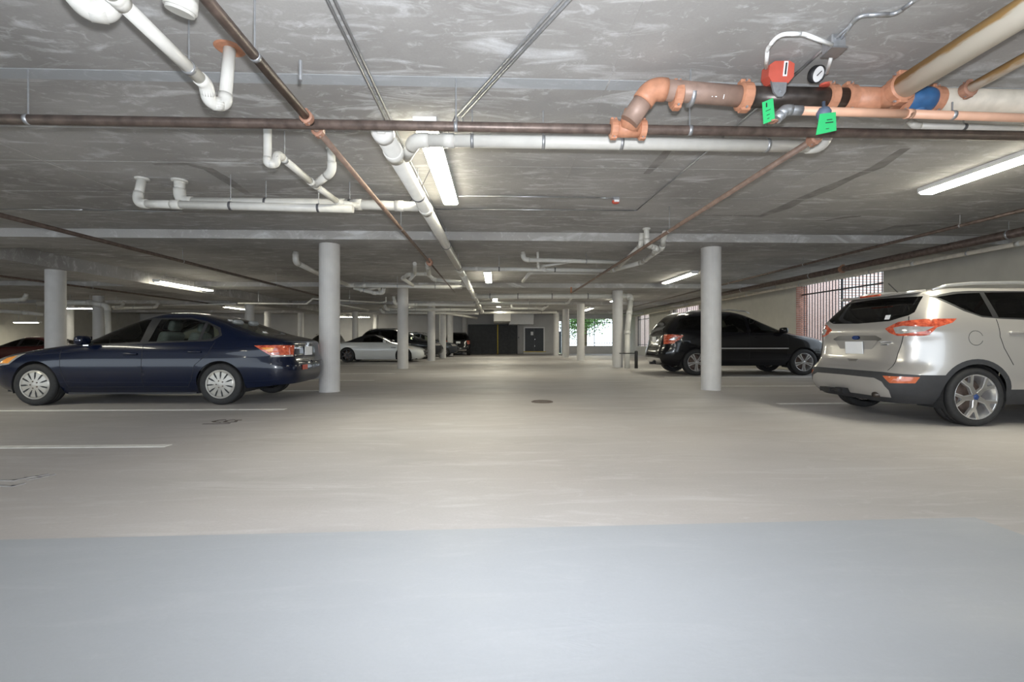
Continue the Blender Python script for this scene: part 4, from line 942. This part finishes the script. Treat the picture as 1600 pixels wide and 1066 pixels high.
    if detail:
        mirror(root, s, .62, .945, body, 1.0, CHROME); handle(root, s, -.05, .80, body); handle(root, s, -1.02, .83, body)
        p = on_rear(s, 0, .945, .012); mesh('rear_emblem', xform(join(box(-.004, .004, -.035, -.022, -.035, .035), box(-.004, .004, .022, .035, -.035, .035), box(-.004, .004, -.03, .03, -.006, .006)), Matrix.Translation(p)), CHROME, root)
        for k in range(6):
            q = on_rear(s, .50-.035*k, .885, .006); mesh('badge_letter', xform(join(box(-.002, .002, -.011, -.006, -.012, .012), box(-.002, .002, .006, .011, -.012, .012), box(-.002, .002, -.01, .01, .006, .012)), Matrix.Translation(q)), CHROME, root)
        q = on_rear(s, .30, .56, .008); mesh('bumper_sticker', xform(box(-.002, .002, -.10, .10, -.04, .04), Matrix.Translation(q)), REDP, root)
        for k, x in enumerate((-1.30, -1.62)):
            z = 1.34 if k == 0 else 1.14
            q = on_rear(s, .33, z, .008); mesh('window_sticker', xform(box(-.003, .003, -.06, .06, -.03, .03), Matrix.Translation(q) @ Matrix.Rotation(.9, 4, 'Y')), PLATE, root)
    return root
ac = sedan('sedan_car', 'dark blue four-door sedan parked on the left with silver wheel covers', ('dark_blue', (0.0025, 0.006, 0.021)), .07, True, SEATG)
pA = at_d(199.5, 533, 7.06)
ac.location = (pA.x, pA.y+0.90, 0); ac.rotation_euler = (0, 0, PI)

# ---- crossover (silver)
CROSS = dict(z=[.24, .33, .45, .56, .64, .72, .85, 1.00, 1.10, 1.20, 1.28, 1.40, 1.52, 1.60, 1.64, 1.67, 1.69],
    xf=[2.10, 2.20, 2.26, 2.26, 2.25, 2.22, 2.12, 1.78, 1.22, .97, .82, .58, .32, .12, -.02, -.16, -.35],
    xr=[-2.12, -2.21, -2.25, -2.24, -2.19, -2.11, -2.08, -2.06, -2.06, -2.04, -2.00, -1.90, -1.79, -1.70, -1.60, -1.35, -.75],
    w=[.79, .86, .895, .915, .92, .922, .92, .915, .905, .88, .85, .79, .725, .68, .64, .55, .25], nf=(4.5, 6), nr=(6.5, 7.5))
root = thing('crossover_car', 'silver crossover car parked at the right edge, seen from its rear corner', 'car'); body = paint('paint_silver', (0.50, 0.48, 0.46), 0.28, 0.55); zb = .24
CL = pm('grey_cladding', (0.035, 0.036, 0.04), 0.55, 0, 0.1, 20)
SILV2 = pm('silver_bumper_insert', (0.40, 0.385, 0.37), 0.4, 0.4, 0.03, 5)
P = [(None, arch(1.345, .345, .385, zb), None, None), (None, arch(-1.345, .345, .385, zb), None, None),
     ('cladding', arch(1.345, .345, .445, zb), CL, 'dark plastic wheel arch'), ('cladding', arch(-1.345, .345, .445, zb), CL, 'dark plastic wheel arch'),
     ('quarter_window', [('s', -1.62, 1.535), ('s', -1.38, 1.37), ('s', -1.22, 1.30), ('s', -1.09, 1.285), ('s', -1.08, 1.585), ('s', -1.35, 1.575)], GL_DARK, None),
     ('side_window', [('s', -1.02, 1.28), ('s', -.18, 1.25), ('s', -.18, 1.60), ('s', -1.02, 1.59)], GL_DARK, None),
     ('side_window', [('s', -.10, 1.245), ('s', .78, 1.20), ('s', .50, 1.36), ('s', .22, 1.49), ('s', -.10, 1.59)], GL_MID, None),
     ('window_pillar', [('s', -1.68, 1.545), ('s', -1.40, 1.352), ('s', -1.22, 1.28), ('s', -1.0, 1.262), ('s', .86, 1.18), ('s', .52, 1.385), ('s', .24, 1.515), ('s', -.10, 1.612), ('s', -1.2, 1.612), ('s', -1.40, 1.598)], BLACK, None),
     ('windscreen', [('f', 0, 1.20), ('f', .70, 1.20), ('f', .56, 1.58), ('f', 0, 1.60)], GL_MID, None),
     ('rear_window', [('r', 0, 1.235), ('r', .48, 1.25), ('r', .66, 1.31), ('r', .685, 1.35), ('r', .61, 1.55), ('r', 0, 1.575)], GL_DARK, 'dark rear window'),
     ('tail_lamp_lens', [('r', .56, 1.165), ('r', .66, 1.185), ('s', -1.93, 1.17), ('s', -1.80, 1.17), ('s', -1.90, 1.115), ('r', .66, 1.085), ('r', .60, 1.095)], CLEARL, 'clear reversing lens'),
     ('tail_lamp', [('r', .45, 1.155), ('r', .60, 1.235), ('s', -2.0, 1.262), ('s', -1.53, 1.265), ('s', -1.60, 1.215), ('s', -1.78, 1.16), ('s', -1.86, 1.075), ('s', -2.02, 1.062), ('r', .62, 1.062), ('r', .52, 1.10)], REDLENS, 'red wraparound tail lamp'),
     ('tailgate_trim', [('r', 0, 1.075), ('r', .32, 1.07), ('r', .42, 1.025), ('r', .36, 1.00), ('r', 0, 1.01)], CHROME, 'chrome bar above the number plate'),
     ('reflector', [('r', .60, .575), ('s', -2.08, .575), ('s', -1.97, .575), ('s', -2.01, .50), ('r', .68, .49)], pm('orange_reflector', (0.55, 0.13, 0.05), 0.15, 0, 0.2, 18, coat=1.0), 'orange bumper reflector'),
     ('bumper_insert', [('r', 0, .545), ('r', .50, .54), ('r', .60, .50), ('r', .66, .40), ('r', .64, .31), ('r', 0, .31)], SILV2, 'silver lower bumper insert'),
     ('cladding', [('S', 0, .62), ('r', .58, .62), ('s', -2.05, .60), ('s', -1.0, .60), ('s', -1.0, zb), ('S', SE, zb), ('S', 0, zb)], CL, 'dark plastic bumper'),
     ('cladding', [('s', -1.0, .43), ('s', 1.0, .43), ('s', 1.0, zb), ('s', -1.0, zb)], CL, 'dark plastic sill'),
     ('panel_gap', strip([('s', -1.06, 1.26), ('s', -1.07, 1.05), ('s', -1.03, .92), ('s', -.92, .72)], .009), SEAM, None),
     ('panel_gap', strip([('s', -.14, 1.24), ('s', -.14, .45)], .009), SEAM, None),
     ('panel_gap', strip([('r', .67, 1.30), ('r', .70, 1.24), ('r', .68, 1.06), ('r', .64, .85), ('r', .62, .64)], .009), SEAM, None),
     ('panel_gap', strip([('s', -1.36+.085*math.cos(a), 1.035+.085*math.sin(a)) for a in [0.3+5.6*k/18 for k in range(19)]], .006), SEAM, None),
     ('headlamp', [('s', 1.55, 1.00), ('s', 2.0, .88), ('f', .6, .86), ('f', .5, .76), ('s', 2.0, .78)], CLEARL, None),
     ('grille', [('f', 0, .66), ('f', .6, .62), ('f', .55, .36), ('f', 0, .36)], BLACK, None)]
s, b = make_shell(root, CROSS, P, body, .065)
wheels(root, (1.345, -1.345), .90, .345, .258, .235, 'yspoke', None, .385); underbody(root, -1.95, 1.95, .58, .24)
interior(root, .68, .15, .62, SEATD, -.75)
plate(root, s, .91, h=.165, lean=-.05, off=.02)
mesh('plate_recess', xform(prism_y([(-.36, .07), (.36, .07), (.22, -.11), (-.22, -.11)], -.003, .003), Matrix.Translation(on_rear(s, 0, .935, .004)) @ Matrix.Rotation(PI/2, 4, 'Z')), SILV2, root)
p = on_rear(s, 0, 1.045, .012); mesh('oval_emblem', xform(lathe([(0, -.006), (.05, -.005), (.055, .0), (.05, .006)], 20, 'y'), Matrix.Translation(p) @ Matrix.Rotation(PI/2, 4, 'Z') @ Matrix.Scale(.5, 4, (0, 0, 1))), pm('badge_blue', (0.02, 0.05, 0.17), 0.3), root)
mesh('tailgate_pull', xform(prism_y([(-.09, .025), (.09, .025), (.05, -.025), (-.05, -.025)], -.005, .006), Matrix.Translation(on_rear(s, 0, .735, .0)) @ Matrix.Rotation(PI/2, 4, 'Z')), CHROME, root)
for (nl, z, y0) in ((8, .985, -.40), (5, .955, -.42)):
    for k in range(nl):
        q = on_rear(s, y0-.021*k, z, .005); mesh('badge_letter', xform(join(box(-.002, .002, -.008, -.004, -.009, .009), box(-.002, .002, .003, .008, -.009, .009), box(-.002, .002, -.008, .008, -.002, .003)), Matrix.Translation(q)), CHROME, root)
for sgn in (1, -1):
    pts = [(x, sgn*(.60 if x > -1.5 else .595), z) for x, z in ((-1.58, 1.635), (-1.40, 1.685), (-1.1, 1.712), (-.5, 1.725), (.1, 1.70), (.35, 1.64), (.42, 1.60))]
    mesh('roof_rail', tube(pts, [.012, .02, .02, .02, .02, .02, .012], 8), ALLOY, root, True)
mesh('spoiler', xform(rbox(-.14, .12, -.55, .55, -.018, .018, .015), Matrix.Translation((-1.72, 0, 1.615)) @ Matrix.Rotation(-.12, 4, 'Y')), body, root, True)
mesh('brake_lamp', rbox(-1.875, -1.84, -.17, .17, 1.595, 1.622, .008, 1), REDLENS, root)
mesh('antenna', join(tube([(-1.35, .12, 1.66), (-1.50, .12, 1.80)], .006, 6), lathe([(0, 1.69), (.03, 1.68), (.035, 1.65)], 10, 'z')), BLACK, root); root.children[-1].data.transform(Matrix.Translation((0, 0, 0)))
mesh('tow_hitch', join(box(-2.30, -1.9, -.07, .07, .30, .37), box(-2.36, -2.28, .10, .28, .30, .36), box(-2.34, -2.1, -.03, .30, .32, .35)), BLACK, root)
mesh('exhaust', tube([(-2.24, -.50, .33), (-1.7, -.50, .33)], .035, 12), DARKST, root, True)
q = on_rear(s, -.42, 1.30, .006); mesh('window_sticker', xform(box(-.002, .002, -.035, .035, -.03, .03), Matrix.Translation(q) @ Matrix.Rotation(.35, 4, 'Y')), PLATE, root)
mirror(root, s, .72, 1.16, body); handle(root, s, -.86, 1.10, body); handle(root, s, .12, 1.09, body)
root.location = (6.95, 6.02, 0)

# ---- sport utility (black), also used for the far ones
SUV = dict(z=[.26, .38, .52, .66, .80, .95, 1.05, 1.14, 1.24, 1.34, 1.46, 1.58, 1.68, 1.74, 1.785, 1.815],
    xf=[2.20, 2.33, 2.39, 2.39, 2.36, 2.22, 1.92, 1.42, 1.05, .82, .56, .30, .06, -.12, -.30, -.55],
    xr=[-2.24, -2.36, -2.39, -2.37, -2.32, -2.29, -2.27, -2.25, -2.21, -2.15, -2.06, -1.95, -1.83, -1.70, -1.45, -.85],
    w=[.82, .90, .94, .955, .957, .95, .94, .925, .895, .85, .79, .74, .69, .63, .53, .28], nf=(4.5, 6), nr=(5.5, 6.5))
def suv(name, label, col, res, group=None, detail=True, lampm=None):
    root = thing(name, label, 'car', group=group); body = paint('paint_'+col[0], col[1]); zb = .26
    P = [(None, arch(1.457, .365, .415, zb), None, None), (None, arch(-1.457, .365, .415, zb), None, None),
         ('side_window', [('s', .92, 1.17), ('s', .0, 1.19), ('s', .0, 1.66), ('s', .18, 1.60), ('s', .50, 1.45), ('s', .74, 1.31)], GL_CLEAR, None),
         ('side_window', [('s', -.08, 1.19), ('s', -.98, 1.21), ('s', -1.02, 1.66), ('s', -.08, 1.68)], GL_DARK, None),
         ('quarter_window', [('s', -1.16, 1.24), ('s', -1.98, 1.27), ('s', -1.84, 1.56), ('s', -1.55, 1.64), ('s', -1.10, 1.66)], GL_DARK, None),
         ('windscreen', [('f', 0, 1.20), ('f', .72, 1.20), ('f', .58, 1.66), ('f', 0, 1.69)], GL_MID, None),
         ('rear_window', [('r', 0, 1.20), ('r', .66, 1.22), ('r', .56, 1.62), ('r', 0, 1.65)], GL_DARK, None),
         ('tail_lamp_lens', [('s', -2.10, 1.05), ('s', -1.93, 1.06), ('s', -2.02, .98), ('r', .76, .97)], CLEARL, 'bright clear lens strip'),
         ('tail_lamp', [('r', .60, 1.13), ('s', -2.12, 1.14), ('s', -1.80, 1.11), ('s', -1.92, .98), ('s', -2.10, .88), ('r', .66, .86)], lampm or REDLENS, 'red tail lamp'),
         ('headlamp', [('s', 1.85, 1.02), ('s', 2.12, .96), ('f', .62, .94), ('f', .50, .82), ('s', 2.15, .80)], CLEARL, 'bright chrome headlamp'),
         ('grille', [('f', 0, .98), ('f', .42, .96), ('f', .38, .68), ('f', 0, .66)], CHROME if not detail else BLACK, None),
         ('rear_bumper_insert', [('r', 0, .48), ('r', .6, .47), ('r', .58, .34), ('r', 0, .34)], CHROME, 'chrome bumper guard')]
    if detail:
        P += [('side_moulding', [('s', 1.02, .765), ('s', -.95, .765), ('s', -.95, .735), ('s', 1.02, .735)], ALLOY, 'silver side strip'),
              ('panel_gap', strip([('s', -.04, 1.18), ('s', -.04, .42)]), SEAM, None), ('panel_gap', strip([('s', -1.08, 1.2), ('s', -1.10, .95), ('s', -1.0, .6)]), SEAM, None), ('panel_gap', strip([('s', 1.02, 1.12), ('s', .98, .45)]), SEAM, None)]
    s, b = make_shell(root, SUV, P, body, res)
    wheels(root, (1.457, -1.457), .93, .365, .245, .25, 'star' , None, .415); underbody(root, -2.1, 2.1, .62, .26)
    interior(root, .72, .15, .64, SEATD, -.80); plate(root, s, 1.0, h=.16)
    mirror(root, s, .84, 1.18, body, 1.15)
    for k in (1, -1): mesh('roof_rail', tube([(-1.7, k*.60, 1.735), (-1.5, k*.60, 1.80), (-.4, k*.58, 1.835), (.05, k*.58, 1.79), (.15, k*.58, 1.73)], .016, 8), ALLOY if detail else BLACK, root, True)
    if detail:
        handle(root, s, -.82, 1.06, body); handle(root, s, .22, 1.05, body)
        mesh('tow_hitch', box(-2.42, -2.0, -.05, .05, .27, .34), BLACK, root)
    return root
ml = suv('sport_utility_car', 'black sport utility car parked on the right behind a column', ('black', (0.006, 0.006, 0.008)), .085)
pM = at_d(1174, 533, 13.2); ml.location = (pM.x, pM.y+1.0, 0); ml.scale = (1.09, 1.05, 1.05)

# ---- white convertible
CONV = dict(z=[.13, .22, .35, .48, .58, .66, .74, .82, .89, .95, 1.02, 1.10, 1.18, 1.24, 1.28, 1.305],
    xf=[2.00, 2.16, 2.23, 2.22, 2.14, 2.00, 1.72, 1.32, .95, .70, .52, .36, .20, .06, -.08, -.22],
    xr=[-2.06, -2.18, -2.23, -2.24, -2.24, -2.23, -2.21, -2.15, -1.98, -1.60, -1.36, -1.16, -.96, -.80, -.64, -.48],
    w=[.80, .88, .93, .955, .96, .955, .945, .92, .88, .82, .76, .71, .66, .60, .50, .25], nf=(3.6, 5), nr=(4.5, 4))
root = thing('convertible_car', 'white convertible with black soft top parked beyond the tall left column', 'car'); body = paint('paint_white', (0.72, 0.74, 0.74), 0.3); zb = .13
SOFT = pm('black_soft_top', (0.012, 0.012, 0.014), 0.9, 0, 0.2, 40)
P = [(None, arch(1.311, .335, .375, zb), None, None), (None, arch(-1.311, .335, .375, zb), None, None),
     ('side_window', [('s', .50, .955), ('s', -.62, .945), ('s', -.58, 1.12), ('s', -.25, 1.21), ('s', .05, 1.20), ('s', .30, 1.10)], GL_DARK, None),
     ('windscreen_frame', [('s', .66, .94), ('s', .52, .94), ('s', .26, 1.11), ('s', .02, 1.22), ('s', .06, 1.245), ('s', .34, 1.13), ('s', .56, 1.01)], WHITEP, 'white windscreen pillar'),
     ('windscreen', [('f', 0, .93), ('f', .58, .93), ('f', .44, 1.22), ('f', 0, 1.235)], GL_DARK, None),
     ('soft_top', [('S', 0, .935), ('s', -1.5, .935), ('s', .50, .935), ('s', .02, 1.22), ('S', SE+SS*.97, 1.25), ('S', SE+SS, 1.305), ('S', 0, 1.305)], SOFT, 'black fabric roof'),
     ('side_vent', [('s', .98, .70), ('s', .72, .705), ('s', .74, .68), ('s', .95, .67)], BLACK, None),
     ('headlamp', [('s', 1.45, .735), ('s', 1.72, .69), ('s', 1.95, .60), ('s', 1.88, .60), ('s', 1.65, .66)], AMBER, 'warm reflecting headlamp'),
     ('intake', [('s', 1.88, .50), ('s', 1.98, .50), ('s', 1.98, .36), ('s', 1.93, .36)], BLACK, None),
     ('grille', [('f', 0, .54), ('f', .42, .54), ('f', .36, .32), ('f', 0, .30)], BLACK, None),
     ('tail_lamp', [('r', .45, .80), ('s', -2.05, .80), ('s', -2.05, .76), ('r', .45, .75)], REDLENS, None)]
s, b = make_shell(root, CONV, P, body, .09)
wheels(root, (1.311, -1.311), .925, .335, .245, .25, 'dark', pm('gloss_black_alloy', (0.02, 0.02, 0.022), 0.25, 0.5), .375); underbody(root, -1.9, 1.9, .6, .12)
mirror(root, s, .42, .93, WHITEP, .9); plate(root, s, .62)
for yy in (.36, -.36): seat(root, -.35, yy, .35, SEATD)
pF = at_d(586, 533, 21.4); root.location = (pF.x, pF.y+.95, 0)

# ---- cars in the distance
c = suv('sport_utility_car', 'dark grey sport utility car parked behind the white convertible', ('charcoal', (0.02, 0.022, 0.026)), .14, detail=False)
p = at_d(632, 533, 25.2); c.location = (p.x-.35, p.y+1.0, 0); c.scale = (1.0, 1.0, .93)
c = suv('sport_utility_car', 'dark car with a bright grille between the far left columns', ('dark_slate', (0.03, 0.035, 0.045)), .16, detail=False)
p = at_d(664, 533, 28.0); c.location = (p.x-.3, p.y+1.1, 0); c.scale = (.95, .95, .85)
c = suv('sport_utility_car', 'dark car with glowing red tail lamps beside the dark enclosure', ('near_black', (0.012, 0.012, 0.014)), .16, detail=False)
p = at_d(714, 533, 31.6); c.location = (p.x-.25, p.y+2.2, 0); c.rotation_euler = (0, 0, PI/2+.15); c.scale = (.98, .98, .9)
c = sedan('coupe_car', 'dark red low car behind the bonnet of the blue sedan', ('dark_red', (0.05, 0.008, 0.008)), .14, False, SEATD, glassm=GL_DARK, rim='star')
p = at_d(16, 533, 19.0); c.location = (p.x, p.y+.9, 0); c.rotation_euler = (0, 0, PI); c.scale = (.92, .95, .80)
c = sedan('hatchback_car', 'black car roof showing between the wide left column and the sedan mirror', ('ink', (0.006, 0.006, 0.007)), .16, False, SEATD, glassm=GL_DARK, rim='star')
p = at_d(150, 533, 24.5); c.location = (p.x, p.y+.9, 0); c.scale = (.95, .95, .86)
c = suv('off_road_car', 'black off-road car left of the tall column beyond the sedan boot', ('black', (0.006, 0.006, 0.008)), .16, detail=False)
p = at_d(492, 533, 27.5); c.location = (p.x, p.y+1.6, 0); c.rotation_euler = (0, 0, -PI/2); c.scale = (.9, .85, .80)
